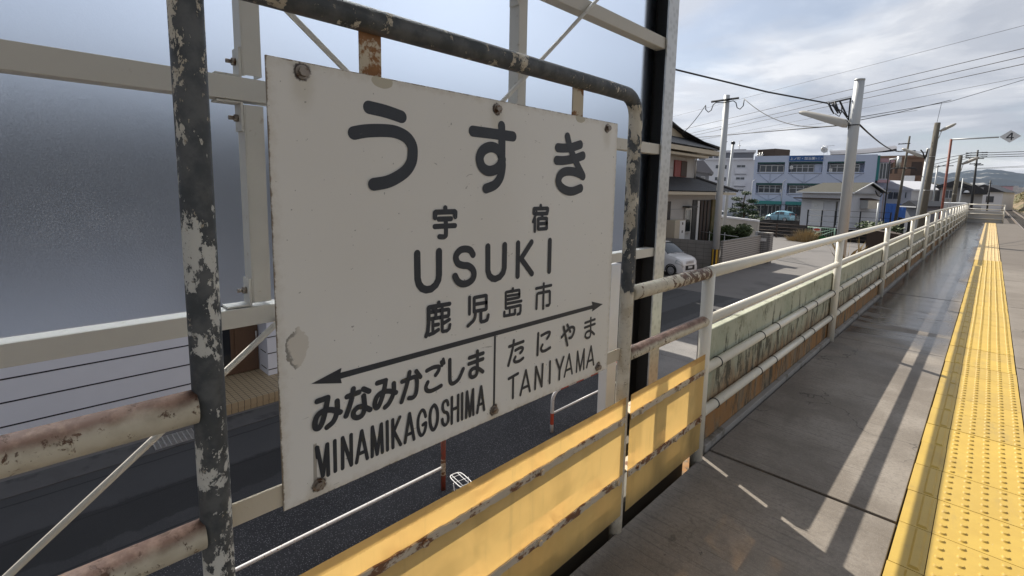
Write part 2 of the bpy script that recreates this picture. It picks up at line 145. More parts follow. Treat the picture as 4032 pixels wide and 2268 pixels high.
# dark sign frame paint flaking off cream
t=NT('flaking_frame_paint')
n=t.noise(15,10,.70,(1,1,.55),.2); zt=t.step(t.z,1.0,.86); yt=t.step(t.y,.9,.3)
thr=t.math('ADD',t.math('ADD',n,t.math('MULTIPLY_ADD',t.noise(48,5,.75),.22,-.11)),t.math('ADD',t.math('MULTIPLY',zt,t.math('MULTIPLY_ADD',yt,-.26,.33)),t.math('MULTIPLY',t.step(t.noise(3.0,2,.5,(1,1,1),0,(5,5,2)),.45,.62),.085)))
thr=t.math('ADD',thr,t.math('MULTIPLY',t.step(t.z,1.595,1.60),-.045)); thr=t.math('ADD',thr,t.math('MULTIPLY',t.step(t.y,1.40,1.45),.012)); thr=t.math('ADD',thr,t.math('MULTIPLY',t.step(t.y,.5,.3),.016)); mk=t.step(thr,.588,.596)
cr=t.mix(t.step(t.noise(14,5,.6),.42,.62),(.60,.55,.45),(.47,.41,.31)); cr=t.mix(t.math('MULTIPLY',t.step(t.y,.8,.3),t.step(t.z,1.5,1.3)),cr,(.56,.55,.50)); cr=t.mix(t.math('MULTIPLY',t.step(t.noise(120,3,.7),.62,.68),.75),cr,(.10,.075,.055))
dk=t.mix(t.step(t.noise(18,6,.65),.4,.65),(.048,.054,.058),(.105,.108,.108)); dk=t.mix(t.math('MULTIPLY',t.step(t.noise(52,5,.72,(1,1,.6)),.635,.66),.85),dk,(.42,.36,.27))
dk=t.mix(t.math('MULTIPLY',t.step(t.math('ADD',t.nz,t.noise(12,5,.6)),-.35,-.75),t.step(t.z,1.58,1.6)),dk,(.13,.095,.07))
MATS['flake']=t.done(t.bsdf(t.mix(mk,dk,cr),t.math('MULTIPLY_ADD',mk,.1,.55),0,(t.math('ADD',t.math('MULTIPLY',mk,-1),t.math('MULTIPLY',n,.3)),.0012,.8)))
# rusty cream rail: brown on top, blotches
def rusty(name,ylo,yhi,top,blot):
    t=NT(name); n=t.noise(9,7,.65)
    a=t.step(t.math('ADD',t.nz,t.math('MULTIPLY_ADD',n,1.0,-.5)),.15,.75) if top else 0
    c=t.mix(t.step(t.noise(22,5),.4,.65),(.60,.54,.42),(.50,.44,.33))
    if top: c=t.mix(a,c,t.mix(t.step(t.noise(30,5,.7),.4,.65),(.16,.085,.055),(.27,.165,.115)))
    d=t.step(t.math('ADD',t.noise(34,7,.72,(1,1.0,.8),.3),t.math('MULTIPLY',t.step(t.y,ylo,yhi),blot)),.575,.63)
    c=t.mix(d,c,t.mix(t.noise(60,4),(.055,.028,.018),(.17,.085,.045)))
    return t.done(t.bsdf(c,.62,0,(t.math('MULTIPLY',d,-1),.001,.6)))
MATS['rust_left']=rusty('weathered_rail_paint',9,10,True,.0)
MATS['rust_right']=rusty('blistered_rail_paint',1.6,2.3,False,.185)
MATS['rust_mid']=rusty('worn_rail_paint',9,10,True,.0)
# white railing paint
t=NT('cream_white_paint'); c=t.val((.74,.70,.60),.05,9); c=t.mix(t.math('MULTIPLY',t.step(t.noise(20,6,.7),.63,.75),.5),c,(.45,.36,.24))
MATS['white_rail']=t.done(t.bsdf(c,.32,0,(t.noise(40,3),.0005,.4)))
t=NT('rusted_angle_bar'); n=t.noise(20,8,.7,(1,.6,1),.2); a=t.step(n,.505,.56); c=t.mix(a,t.mix(t.noise(15),(.60,.52,.40),(.46,.38,.28)),t.mix(t.noise(50,4),(.10,.05,.03),(.26,.12,.055)))
MATS['rust_bar']=t.done(t.bsdf(c,.75,0,(n,.002,.8)))
t=NT('rusted_bracket'); n=t.noise(20,8,.7,(1,1,1),.2); e=t.math('MAXIMUM',t.step(t.z,1.575,1.61),t.step(t.z,1.555,1.53)); a=t.step(t.math('ADD',n,t.math('MULTIPLY',t.math('MULTIPLY',e,t.step(t.z,1.2,1.3)),.16)),.57,.64); c=t.mix(a,t.mix(t.noise(12),(.60,.53,.41),(.50,.42,.30)),t.mix(t.noise(40,4),(.12,.05,.02),(.36,.17,.06)))
MATS['bracket']=t.done(t.bsdf(c,.75,0,(n,.002,.6)))
# sign enamel with rust round the bolts and along the edges
BOLTS=[(.380,1.507),(.868,1.503),(1.362,1.505),(.386,.704),(.873,.704),(1.366,.700)]
t=NT('sign_enamel')
c=t.mix(t.step(t.noise(1.6,3,.5),.3,.7),(.74,.705,.64),(.80,.77,.71))
c=t.mix(t.math('MULTIPLY',t.step(t.noise(95,2,.5),.735,.76),.6),c,(.15,.13,.11))
c=t.mix(t.math('MULTIPLY',t.step(t.noise(40,3,.6,(1,.5,1.6),.8),.72,.74),.55),c,(.22,.19,.16))
nn=t.noise(55,6,.7); acc=None; acc2=None
for by,bz in BOLTS:
    d=t.math('SQRT',t.math('ADD',t.math('POWER',t.math('SUBTRACT',t.y,by),2),t.math('POWER',t.math('SUBTRACT',t.z,bz),2)))
    d2=t.math('SQRT',t.math('ADD',t.math('POWER',t.math('MULTIPLY',t.math('SUBTRACT',t.y,by),1.1),2),t.math('POWER',t.math('MULTIPLY',t.math('SUBTRACT',t.z,bz-.02),.55),2)))
    acc=d if acc is None else t.math('MINIMUM',acc,d); acc2=d2 if acc2 is None else t.math('MINIMUM',acc2,d2)
c=t.mix(t.math('MULTIPLY',t.step(t.math('ADD',acc2,t.math('MULTIPLY',nn,.02)),.045,.018),.28),c,(.40,.33,.19))
ed=t.math('MINIMUM',t.math('MINIMUM',t.math('SUBTRACT',t.y,.3175),t.math('SUBTRACT',1.424,t.y)),t.math('MINIMUM',t.math('SUBTRACT',t.z,.678),t.math('SUBTRACT',1.5255,t.z)))
c=t.mix(t.step(t.math('ADD',ed,t.math('MULTIPLY',nn,.012)),.0088,.0060),c,(.16,.115,.08))
c=t.mix(t.math('MULTIPLY',t.step(t.math('ADD',ed,t.math('MULTIPLY',nn,.05)),.045,.02),.3),c,(.42,.34,.22))
c=t.mix(t.step(t.math('ADD',acc,t.math('MULTIPLY',nn,.024)),.0295,.0245),c,(.07,.05,.04))
# peeled patch left, drip mark under M
def blob(y0,z0,sy,sz): return t.math('ADD',t.math('ADD',t.math('POWER',t.math('DIVIDE',t.math('SUBTRACT',t.y,y0),sy),2),t.math('POWER',t.math('DIVIDE',t.math('SUBTRACT',t.z,z0),sz),2)),t.math('MULTIPLY',nn,.5))
nn2=t.noise(22,5,.65); pb=t.math('ADD',blob(.352,.997,.021,.042),t.math('MULTIPLY_ADD',nn2,2.6,-1.3)); c=t.mix(t.step(pb,1.22,1.12),c,(.64,.59,.51)); c=t.mix(t.math('MULTIPLY',t.math('MULTIPLY',t.step(pb,1.22,1.16),t.step(pb,.75,.95)),t.step(t.y,.358,.345)),c,(.27,.25,.22))
dr=t.math('MULTIPLY',t.step(t.math('ABSOLUTE',t.math('SUBTRACT',t.y,t.math('MULTIPLY_ADD',t.z,.02,.3655))),.0042,.003),t.math('MULTIPLY',t.step(t.z,.705,.712),t.step(t.z,.795,.79)))
c=t.mix(t.math('MULTIPLY',dr,.85),c,(.30,.27,.22)); c=t.mix(t.step(blob(.543,1.517,.026,.014),1.2,1.1),c,(.50,.45,.34)); c=t.mix(t.step(blob(1.216,1.52,.026,.014),1.2,1.1),c,(.50,.45,.34))
MATS['enamel']=t.done(t.bsdf(c,.42,0,(t.noise(8,3),.0012,.35)))
t=NT('sign_lettering_paint'); c=t.val((.030,.034,.042),.25,40); c=t.mix(t.math('MULTIPLY',t.step(t.noise(45,5,.7),.66,.72),.35),c,(.16,.16,.16)); MATS['ink']=t.done(t.bsdf(c,.45))
# yellow translucent sheet
t=NT('yellow_frp_sheet'); c=t.mix(t.step(t.noise(1.8,4,.55,(1,2,.5)),.35,.7),(.72,.54,.24),(.64,.46,.19))
dirt=t.math('ADD',t.math('MULTIPLY',t.step(t.math('ADD',t.z,t.math('MULTIPLY',t.noise(5,6,.65,(1,3,.3)),.25)),.31,.10),.6),t.math('MULTIPLY',t.step(t.noise(7,6,.7,(1,4,.22),.2,(0,3,0)),.54,.72),.28)); c=t.mix(dirt,c,(.36,.23,.09))
c=t.mix(t.step(t.math('ADD',t.math('SUBTRACT',.527,t.z),t.math('MULTIPLY',t.noise(60,5,.7),.01)),.0085,.005),c,(.30,.15,.06))
df=t.bsdf(c,.45); tl=t.n('ShaderNodeBsdfTranslucent'); t.set(tl.inputs[0],t.mix(dirt,(.88,.575,.19),(.40,.29,.13)))
a=t.n('ShaderNodeMixShader'); a.inputs[0].default_value=.41; t.l(df,a.inputs[1]); t.l(tl.outputs[0],a.inputs[2])
tr=t.n('ShaderNodeBsdfTransparent'); t.set(tr.inputs[0],(1,.62,.26)); a2=t.n('ShaderNodeMixShader'); t.set(a2.inputs[0],t.math('MULTIPLY',t.math('MULTIPLY_ADD',t.step(t.noise(4.5,3,.5,(1,1,1),.4,(0,1.7,.4)),.40,.66),.24,.02),t.math('SUBTRACT',1,dirt))); t.l(a.outputs[0],a2.inputs[1]); t.l(tr.outputs[0],a2.inputs[2])
MATS['frp']=t.done(a2.outputs[0])
# grey backing sheet added behind the lower band to hold back sunlight
t=NT('grey_dimming_sheet'); tl=t.n('ShaderNodeBsdfTranslucent'); t.set(tl.inputs[0],t.val((.30,.29,.26),.3,9)); df=t.bsdf((.25,.22,.17),.7); a=t.n('ShaderNodeMixShader'); a.inputs[0].default_value=.75; t.l(df,a.inputs[1]); t.l(tl.outputs[0],a.inputs[2]); MATS['dimming']=t.done(a.outputs[0])
# frosted pane
t=NT('frosted_pane'); rf=t.n('ShaderNodeBsdfRefraction'); t.set(rf.inputs['Color'],(.71,.79,.90)); t.set(rf.inputs['Roughness'],t.math('MULTIPLY_ADD',t.noise(120,2),.12,.76)); rf.inputs['IOR'].default_value=1.2
bp=t.n('ShaderNodeBump'); bp.inputs['Distance'].default_value=.0012; bp.inputs['Strength'].default_value=.35; t.l(t.noise(260,3,.7),bp.inputs['Height']); t.l(bp.outputs[0],rf.inputs['Normal'])
tl=t.n('ShaderNodeBsdfTranslucent'); t.set(tl.inputs[0],(.62,.66,.74)); a=t.n('ShaderNodeMixShader')
t.set(a.inputs[0],t.math('MULTIPLY_ADD',t.step(t.math('ADD',t.noise(330,2,.7),t.math('MULTIPLY_ADD',t.noise(4,4,.6),.4,-.2)),.48,.8),.07,.035)); t.l(rf.outputs[0],a.inputs[1]); t.l(tl.outputs[0],a.inputs[2])
gl=t.n('ShaderNodeBsdfGlossy'); t.set(gl.inputs[0],(.9,.92,.95)); gl.inputs['Roughness'].default_value=.35; a2=t.n('ShaderNodeMixShader'); a2.inputs[0].default_value=.03; t.l(a.outputs[0],a2.inputs[1]); t.l(gl.outputs[0],a2.inputs[2])
MATS['frost']=t.done(a2.outputs[0])
t=NT('beam_paint'); c=t.val((.56,.535,.475),.07,7); c=t.mix(t.math('MULTIPLY',t.step(t.noise(30,6,.7),.62,.70),.5),c,(.30,.23,.16)); MATS['beam']=t.done(t.bsdf(c,.5))
t=NT('galvanised'); c=t.mix(t.step(t.voro(35).outputs['Distance'],.2,.6),(.46,.46,.45),(.56,.56,.55)); MATS['galv']=t.done(t.bsdf(t.val(c,.15,5),.42,.75))
t=NT('mossy_concrete')
c=t.mix(t.step(t.noise(2.2,6,.65),.35,.68),(.46,.47,.37),(.33,.36,.27)); c=t.mix(t.math('MULTIPLY',t.step(t.noise(8,8,.75),.50,.66),.55),c,(.17,.18,.115))
lo=t.step(t.math('ADD',t.z,t.math('MULTIPLY',t.noise(7,6,.68,(1,1,.22)),.42)),.62,.40); c=t.mix(t.math('MULTIPLY',lo,.85),c,t.mix(t.step(t.noise(16,6,.7,(1,1,.25)),.42,.6),(.27,.155,.07),(.15,.105,.065)))
c=t.mix(t.math('MULTIPLY',t.step(t.math('ADD',t.noise(15,8,.75,(1,1,.28)),t.math('MULTIPLY',t.step(t.z,.6,.3),.07)),.56,.63),.85),c,(.05,.045,.03)); c=t.mix(t.math('MULTIPLY',t.math('MULTIPLY',t.step(t.z,.30,.16),t.step(t.noise(9,5,.7,(1,1,.3)),.42,.58)),.85),c,(.33,.165,.055)); c=t.mix(t.math('MULTIPLY',t.math('MULTIPLY',t.step(t.z,.36,.41),t.step(t.z,.43,.42)),t.math('MULTIPLY',t.step(t.noise(11,5,.7,(1,1,.3)),.40,.6),.7)),c,(.10,.08,.05))
c=t.mix(t.math('MULTIPLY',t.math('MULTIPLY',t.step(t.y,4,9),t.step(t.z,.2,.45)),.55),c,(.40,.375,.325))
MATS['moss']=t.done(t.bsdf(c,.85,0,(t.noise(30,6,.7),.004,.6)))
t=NT('street_asphalt'); c=t.mix(t.step(t.noise(.9,5,.6),.35,.7),(.036,.037,.040),(.056,.056,.059)); s=t.voro(95); c=t.mix(t.math('MULTIPLY',t.step(s.outputs['Distance'],.30,.12),.45),c,(.17,.17,.18))
xw=t.math('ADD',t.x,t.math('MULTIPLY_ADD',t.noise(2.2,5,.7),.35,-.175)); c=t.mix(t.math('MULTIPLY',t.math('MULTIPLY',t.step(xw,-7.62,-7.58),t.step(xw,-6.82,-6.86)),.7),c,(.017,.0175,.019)); c=t.mix(t.math('MULTIPLY',t.math('MULTIPLY',t.step(xw,-8.75,-8.7),t.step(xw,-7.62,-7.66)),.55),c,(.068,.069,.074))
c=t.mix(t.math('MULTIPLY',t.step(t.math('ABSOLUTE',t.math('SUBTRACT',t.math('FRACT',t.math('DIVIDE',t.math('ADD',t.math('ADD',t.x,t.math('MULTIPLY',t.noise(1.4,4),.12)),100),.93)),.5)),.02,.012),.8),c,(.015,.015,.017))
MATS['asphalt']=t.done(t.bsdf(c,.75,0,(t.noise(140,3,.7),.004,.6)))
t=NT('aggregate_paving'); c=t.mix(t.step(t.noise(1.1,4),.35,.7),(.17,.165,.16),(.24,.23,.22)); s=t.voro(42); c=t.mix(t.step(s.outputs['Distance'],.42,.2),c,t.mix(s.outputs['Color'],(.36,.35,.33),(.12,.12,.12)))
MATS['aggregate']=t.done(t.bsdf(c,.85,0,(s.outputs['Distance'],.004,.7)))
t=NT('shaded_aggregate'); c=t.mix(t.step(t.noise(1.2,4),.35,.7),(.027,.027,.030),(.043,.043,.046)); s=t.voro(48); c=t.mix(t.math('MULTIPLY',t.step(s.outputs['Distance'],.34,.14),.8),c,t.mix(s.outputs['Color'],(.42,.42,.43),(.05,.05,.052)))  # darker copy of the aggregate paving, street shade put into its colour
MATS['aggregate_shaded']=t.done(t.bsdf(c,.8,0,(s.outputs['Distance'],.004,.7)))
M('lot',(.165,.155,.148),.85,0,.12,1.2,stain=((.10,.095,.09),.5,.48,.72))
M('far_ground',(.16,.15,.13),.9,0,.2,.2)
M('black_joint',(.012,.011,.010),.9,0,0)
M('dark_steel',(.03,.032,.035),.5,.3,.15,10)
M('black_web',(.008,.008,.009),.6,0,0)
M('steel_bolt',(.30,.26,.22),.5,.6,.3,60,stain=((.12,.06,.03),70,.5,.62))
M('kerb',(.30,.285,.265),.85,0,.15,5,stain=((.14,.12,.09),7,.52,.68))
M('shutter',(.73,.77,.86),.5,0,.04,3)
M('upper_cladding',(.10,.12,.15),.6,0,.1,1)
M('wet_dark',(.02,.02,.02),.5,0,0)
M('shutter_groove',(.02,.02,.03),.8,0,0)
M('door_wood',(.105,.062,.040),.45,0,.15,8)
M('dark_glass',(.02,.024,.03),.08,0,0,spec=.7)
M('step_tile',(.42,.33,.21),.55,0,.1,14,lines=(('y',.105,.008,(.03,.025,.02)),('x',.105,.008,(.03,.025,.02))))
M('step_tile_front',(.42,.33,.21),.55,0,.1,14,lines=(('y',.105,.008,(.03,.025,.02)),))
M('grate',(.16,.16,.16),.55,.5,.2,20)
M('white_paint',(.76,.77,.79),.4,0,.06,12)
M('red_paint',(.50,.075,.035),.5,0,.15,20,stain=((.16,.07,.04),30,.60,.68))
M('rust_red',(.24,.05,.03),.6,0,.2,20,stain=((.12,.06,.035),22,.48,.6))
M('worn_white',(.62,.62,.62),.5,0,.08,20,stain=((.22,.13,.08),38,.60,.66))
M('white_steel',(.72,.72,.72),.35,0,0)
M('tyre',(.02,.02,.021),.85,0,0)
M('conc_pole',(.125,.112,.088),.85,0,.12,3,stain=((.075,.068,.055),2.2,.5,.72,(1,1,.25)))
M('pale_pole',(.47,.49,.50),.5,.25,.08,3)
M('wire',(.025,.026,.030),.6,0,0)
M('plant_leaf',(.055,.085,.025),.6,0,.35,3)
M('pine_leaf',(.04,.075,.025),.6,0,.35,2)
M('dry_leaf',(.30,.22,.11),.8,0,.3,3)
M('scrub_leaf',(.16,.14,.05),.8,0,.4,.4)
M('bark',(.09,.065,.045),.9,0,.2,8)
M('stucco',(.45,.445,.44),.85,0,.08,1.5,stain=((.30,.28,.25),.8,.55,.75,(1,1,.3)))
M('white_wall',(.62,.63,.67),.7,0,.05,.8)
M('clinic_wall',(.50,.56,.71),.65,0,.04,.5)
M('teal_shaded',(.02,.085,.085),.5,0,.05,2)  # teal with the shadow on the upper awnings put into its colour
M('brace_grey',(.40,.45,.58),.6,0,0)
M('teal',(.03,.22,.22),.5,0,.05,2)
M('pink_wall',(.52,.33,.37),.6,0,.05,2)
M('sign_blue',(.028,.10,.29),.4,0,0)
M('sign_white',(.85,.86,.88),.5,0,0)
M('window_frame',(.60,.62,.65),.4,.2,0)
M('window_glass',(.075,.085,.10),.12,0,.35,.8,spec=.6)
M('roof_tile',(.030,.031,.036),.5,0,.25,6)
M('roof_brown',(.036,.034,.023),.8,0,.2,1.5)
M('metal_roof',(.19,.19,.21),.45,.4,.1,.6)
M('brown_wall',(.20,.125,.085),.75,0,.12,.8,lines=(('z',.33,.03,(.14,.09,.065)),))
M('dark_brown',(.055,.036,.028),.7,0,.15,2)
M('grey_wall',(.22,.23,.26),.75,0,.08,1)
M('cream_wall',(.50,.45,.36),.8,0,.08,2)
M('red_shutter',(.23,.045,.04),.55,0,.08,3)
M('block_wall',(.24,.232,.22),.9,0,.2,3,lines=(('z',.2,.012,(.09,.088,.086)),('x',.4,.012,(.09,.088,.086))))
M('tile_wall',(.40,.39,.385),.6,0,.06,3,lines=(('z',.115,.03,(.12,.118,.118)),))
M('tile_wall_dark',(.27,.265,.265),.6,0,.06,3,lines=(('z',.115,.035,(.08,.08,.08)),('x',.24,.02,(.08,.08,.08))))
M('ramp_wall',(.45,.43,.40),.8,0,.1,1)
M('stone_wall',(.055,.05,.048),.9,0,.5,1.6,bump=(2.2,.12))
M('water',(.02,.022,.022),.15,0,0)
M('blue_tarp',(.03,.12,.42),.5,0,.15,1.5)
M('green_mesh',(.03,.22,.06),.6,0,.1,3)
M('pale_green',(.35,.55,.42),.5,0,.1,3)
M('tan',(.21,.15,.09),.9,0,.3,.6,stain=((.10,.10,.04),.25,.42,.6))
M('ballast',(.10,.085,.075),.95,0,.35,3,bump=(14,.05))
M('rail_steel',(.33,.27,.22),.4,.6,.15,6)
M('sleeper',(.12,.11,.10),.9,0,.2,3)
M('yellow_band',(.55,.33,.03),.6,0,.05,10)
M('silver_car',(.85,.86,.88),.2,.05,0)
M('sky_car',(.26,.50,.62),.25,.3,0)
M('grey_car',(.25,.28,.33),.25,.5,0)
M('car_glass',(.03,.045,.06),.04,0,0,spec=.9)
M('chrome',(.72,.72,.74),.35,.4,0)
M('gutter_conc',(.10,.098,.10),.85,0,.2,4,stain=((.05,.05,.052),3,.5,.7))
M('lamp_glass',(.62,.66,.70),.08,.2,0)
M('plastic_black',(.02,.02,.022),.5,0,0)
M('alloy',(.5,.5,.52),.35,.8,0)
M('hill',(.016,.032,.050),.95,0,.5,.0035,stain=((.40,.40,.39),.0045,.62,.70,(1,1,2.5)))
M('town',(.45,.43,.42),.8,0,.35,.03)
M('lamp_body',(.42,.40,.36),.5,.1,.1,5)
M('white_box',(.70,.71,.72),.5,0,.03,3)
M('soft_lens',(.35,.33,.27),.4,0,0)
# ------------------------------------------------------------------ geometry helpers
def mats(ms): return [MATS[m] for m in (ms if isinstance(ms,(list,tuple)) else [ms])]
class MB:
    def __init__(s): s.v=[];s.f=[];s.m=[];s.sm=[]
    def add(s,vs,fs,m=0,smooth=False):
        o=len(s.v); s.v+=[tuple(p) for p in vs]; s.f+=[[i+o for i in f] for f in fs]; s.m+=[m]*len(fs); s.sm+=[smooth]*len(fs); return s
    def box(s,x0,x1,y0,y1,z0,z1,m=0):
        return s.add([(x0,y0,z0),(x1,y0,z0),(x1,y1,z0),(x0,y1,z0),(x0,y0,z1),(x1,y0,z1),(x1,y1,z1),(x0,y1,z1)],[(3,2,1,0),(4,5,6,7),(0,1,5,4),(1,2,6,5),(2,3,7,6),(3,0,4,7)],m)
    def quad(s,a,b,c,d,m=0): return s.add([a,b,c,d],[(0,1,2,3)],m)
    def poly(s,ps,m=0): return s.add(ps,[tuple(range(len(ps)))],m)
    def prism(s,ps,d,m=0):
        n=len(ps); d=Vector(d); q=[tuple(Vector(p)+d) for p in ps]
        return s.add(list(ps)+q,[tuple(range(n))[::-1],tuple(range(n,2*n))]+[(i,(i+1)%n,n+(i+1)%n,n+i) for i in range(n)],m)
    def tube(s,pts,r,n=12,m=0,caps=True,smooth=True,mseg=None):
        P=[Vector(p) for p in pts]; k=len(P); rr=r if isinstance(r,(list,tuple)) else [r]*k
        t0=(P[1]-P[0]).normalized(); u=t0.cross(Vector((0,0,1)));
        if u.length<.05: u=t0.cross(Vector((1,0,0)))
        u.normalize(); o=len(s.v)
        for i in range(k):
            t=((P[min(i+1,k-1)]-P[i]).normalized()+(P[i]-P[max(i-1,0)]).normalized()); t=t.normalized() if t.length>1e-6 else t0
            u=(u-t*u.dot(t)).normalized(); b=t.cross(u)
            for j in range(n):
                a=2*pi*j/n; s.v.append(tuple(P[i]+rr[i]*(cos(a)*u+sin(a)*b)))
        for i in range(k-1):
            for j in range(n):
                s.f.append([o+i*n+j,o+i*n+(j+1)%n,o+(i+1)*n+(j+1)%n,o+(i+1)*n+j]); s.m.append(mseg[i] if mseg else m); s.sm.append(smooth)
        if caps:
            s.f.append([o+j for j in range(n)][::-1]); s.f.append([o+(k-1)*n+j for j in range(n)]); s.m+=[mseg[0] if mseg else m,mseg[-1] if mseg else m]; s.sm+=[False,False]
        return s
    def cyl(s,a,b,r,n=14,m=0): return s.tube([a,b],r,n,m)
    def grid(s,G,m=0,smooth=True,closed=False):
        o=len(s.v); a=len(G); b=len(G[0])
        for row in G: s.v+=[tuple(p) for p in row]
        for i in range(a-1):
            for j in range(b if closed else b-1):
                s.f.append([o+i*b+j,o+i*b+(j+1)%b,o+(i+1)*b+(j+1)%b,o+(i+1)*b+j]); s.m.append(m); s.sm.append(smooth)
        return s
    def dome(s,c,r,h,n=10,rings=3,m=0):
        G=[]
        for i in range(rings+1):
            a=pi/2*i/rings; G.append([(c[0]+r*cos(a)*cos(2*pi*j/n),c[1]+r*cos(a)*sin(2*pi*j/n),c[2]+h*sin(a)) for j in range(n)])
        return s.grid(G,m,True,True)
    def torus(s,c,axis,Rr,r,n=20,k=8,m=0):
        ax=Vector(axis).normalized(); u=ax.orthogonal().normalized(); b=ax.cross(u); c=Vector(c); G=[]
        for i in range(n):
            a=2*pi*i/n; d=cos(a)*u+sin(a)*b; G.append([tuple(c+d*Rr+r*(cos(2*pi*j/k)*d+sin(2*pi*j/k)*ax)) for j in range(k)])
        G.append(G[0]); return s.grid(G,m,True,True)
    def build(s,name,ms,parent=None,loc=None,world=True,bevel=0):
        me=bpy.data.meshes.new(name); o=bpy.data.objects.new(name,me); col.objects.link(o)
        vs=s.v
        if parent is not None:
            o.parent=parent
            if world:
                I=INV[parent.name]; vs=[tuple(I@Vector(p)) for p in vs]
            INV[o.name]=INV[parent.name]
        elif loc is not None:
            l=Vector(loc); vs=[tuple(Vector(p)-l) for p in vs]; o.location=l; INV[o.name]=Matrix.Translation(-l)
        else: INV[o.name]=Matrix.Identity(4)
        me.from_pydata(vs,[],s.f); me.polygons.foreach_set('material_index',s.m); me.polygons.foreach_set('use_smooth',s.sm); me.update()
        for m in mats(ms): me.materials.append(m)
        if bevel:
            md=o.modifiers.new('bevel','BEVEL'); md.width=bevel; md.segments=2; md.limit_method='ANGLE'; md.angle_limit=R(50)
        return o
INV={}
def E(name,label,cat,loc=(0,0,0),rotz=0,group=None):
    o=bpy.data.objects.new(name,None); col.objects.link(o); o.empty_display_size=.2; o.location=loc; o.rotation_euler=(0,0,rotz)
    INV[o.name]=(Matrix.Translation(loc)@Matrix.Rotation(rotz,4,'Z')).inverted(); tag(o,label,cat,group); return o
def tag(o,label,cat,group=None):
    o['label']=label; o['category']=cat
    if group: o['group']=group
    return o
def struct(o,kind='structure'): o['kind']=kind; return o
def kids(o): return [c for c in bpy.data.objects if c.parent==o]
def copy_tree(o,parent=None):
    c=o.copy(); col.objects.link(c)
    if parent is not None: c.parent=parent
    for ch in kids(o): copy_tree(ch,c)
    return c
def polar(az,D,z=0): return (-D*sin(R(az)),D*cos(R(az)),z)
def zs(sl,D): return CAMZ+sl*D
def leaves(mb,c,rad,n,size,m=0,shell=.55,rng=random):
    for _ in range(n):
        d=Vector((rng.gauss(0,1),rng.gauss(0,1),rng.gauss(0,1))).normalized(); k=(shell+(1-shell)*rng.random())
        p=Vector((c[0]+d.x*rad[0]*k,c[1]+d.y*rad[1]*k,c[2]+d.z*rad[2]*k)); a=Vector((rng.gauss(0,1),rng.gauss(0,1),rng.gauss(0,.7))).normalized(); b=a.orthogonal().normalized(); q=size*(.5+rng.random())
        mb.add([p-a*q,p+b*q*.45,p+a*q,p-b*q*.45],[(0,1,2,3)],m)
# ------------------------------------------------------------------ platform
b=MB(); yj=[-4,-.47,2.39,5.25,8.22,10.9,13.7,17,20.2,23.4,26.6,29.8,33,35.55]
for i in range(len(yj)-1):
    g=.008; x0=-.902
    b.box(x0,-.146 if True else 0,yj[i]+g,yj[i+1]-g,-.18,random.uniform(-.003,.001))
    b.box(.262,1.05,yj[i]+g+.1,yj[i+1]-g+.1,-.18,-.001)
b.box(-.146,.262,-4,35.55,-.18,-.012,1)
b.box(-.895,1.04,-4,35.6,-2.8,-.05,1)
struct(b.build('platform',['platform','black_joint'],bevel=.003))
# tactile strip: plain inner-line tiles and dot tiles
def tactile(name,y0,y1,mat,x0,dots,seg):
    b=MB(); rg=random.Random(3); y=y0
    while y<y1-.01:
        L_=min(.3,y1-y); dz=rg.uniform(-.0012,.0012); dx=rg.uniform(-.0015,.0015); e=.0018
        b.box(x0+dx,x0+.099+dx,y+e,y+L_-e,-.012,.004+dz)
        b.box(x0+.1015+dx,x0+.395+dx,y+e,y+L_-e,-.012,.004+dz)
        xa=x0+.052+dx; zt=.004+dz   # raised bar with bevelled sides
        b.add([(xa,y+.012,zt),(xa+.036,y+.012,zt),(xa+.036,y+L_-.012,zt),(xa,y+L_-.012,zt),(xa+.007,y+.02,zt+.006),(xa+.029,y+.02,zt+.006),(xa+.029,y+L_-.02,zt+.006),(xa+.007,y+L_-.02,zt+.006)],[(4,5,6,7),(0,1,5,4),(1,2,6,5),(2,3,7,6),(3,0,4,7)])
        for i in range(5):
            for j in range(int(round(L_/.06))):
                cx,cy=x0+.130+.0585*i+dx,y+.03+.06*j
                r0,r1,h=.0140,.0090,.0056
                o=[(cx+r0*cos(2*pi*k/seg),cy+r0*sin(2*pi*k/seg),zt) for k in range(seg)]+[(cx+r1*cos(2*pi*k/seg),cy+r1*sin(2*pi*k/seg),zt+h) for k in range(seg)]
                b.add(o,[(k,(k+1)%seg,seg+(k+1)%seg,seg+k) for k in range(seg)],0,True); b.add(o[seg:],[tuple(range(seg))])
        y+=.3
    return struct(b.build(name,mat))
tactile('tactile_paving',-.3+.006,14.1,'tactile',-.140,1,12)
tactile('faded_tactile_paving',14.1,35.4,'tactile_old',-.15,1,6)
# kerb under the fence and outer retaining wall
b=MB(); b.box(-.9449,-.912,2.36,35.4,-.2,.028); struct(b.build('platform_kerb','kerb',bevel=.004))
b=MB(); b.box(-1.22,-.896,-4,36,-2.8,-.35); struct(b.build('retaining_wall','moss'))
b=MB(); b.box(-1.05,-1.015,-4,2.34,-.4,.225); tag(b.build('sun_block_wall','conc_pole',loc=(-1.03,-1,-.35)),'low dark wall added behind the yellow sheets to stop the sun','wall')  # wall added to keep sun off the gap and lower edge of the sheets
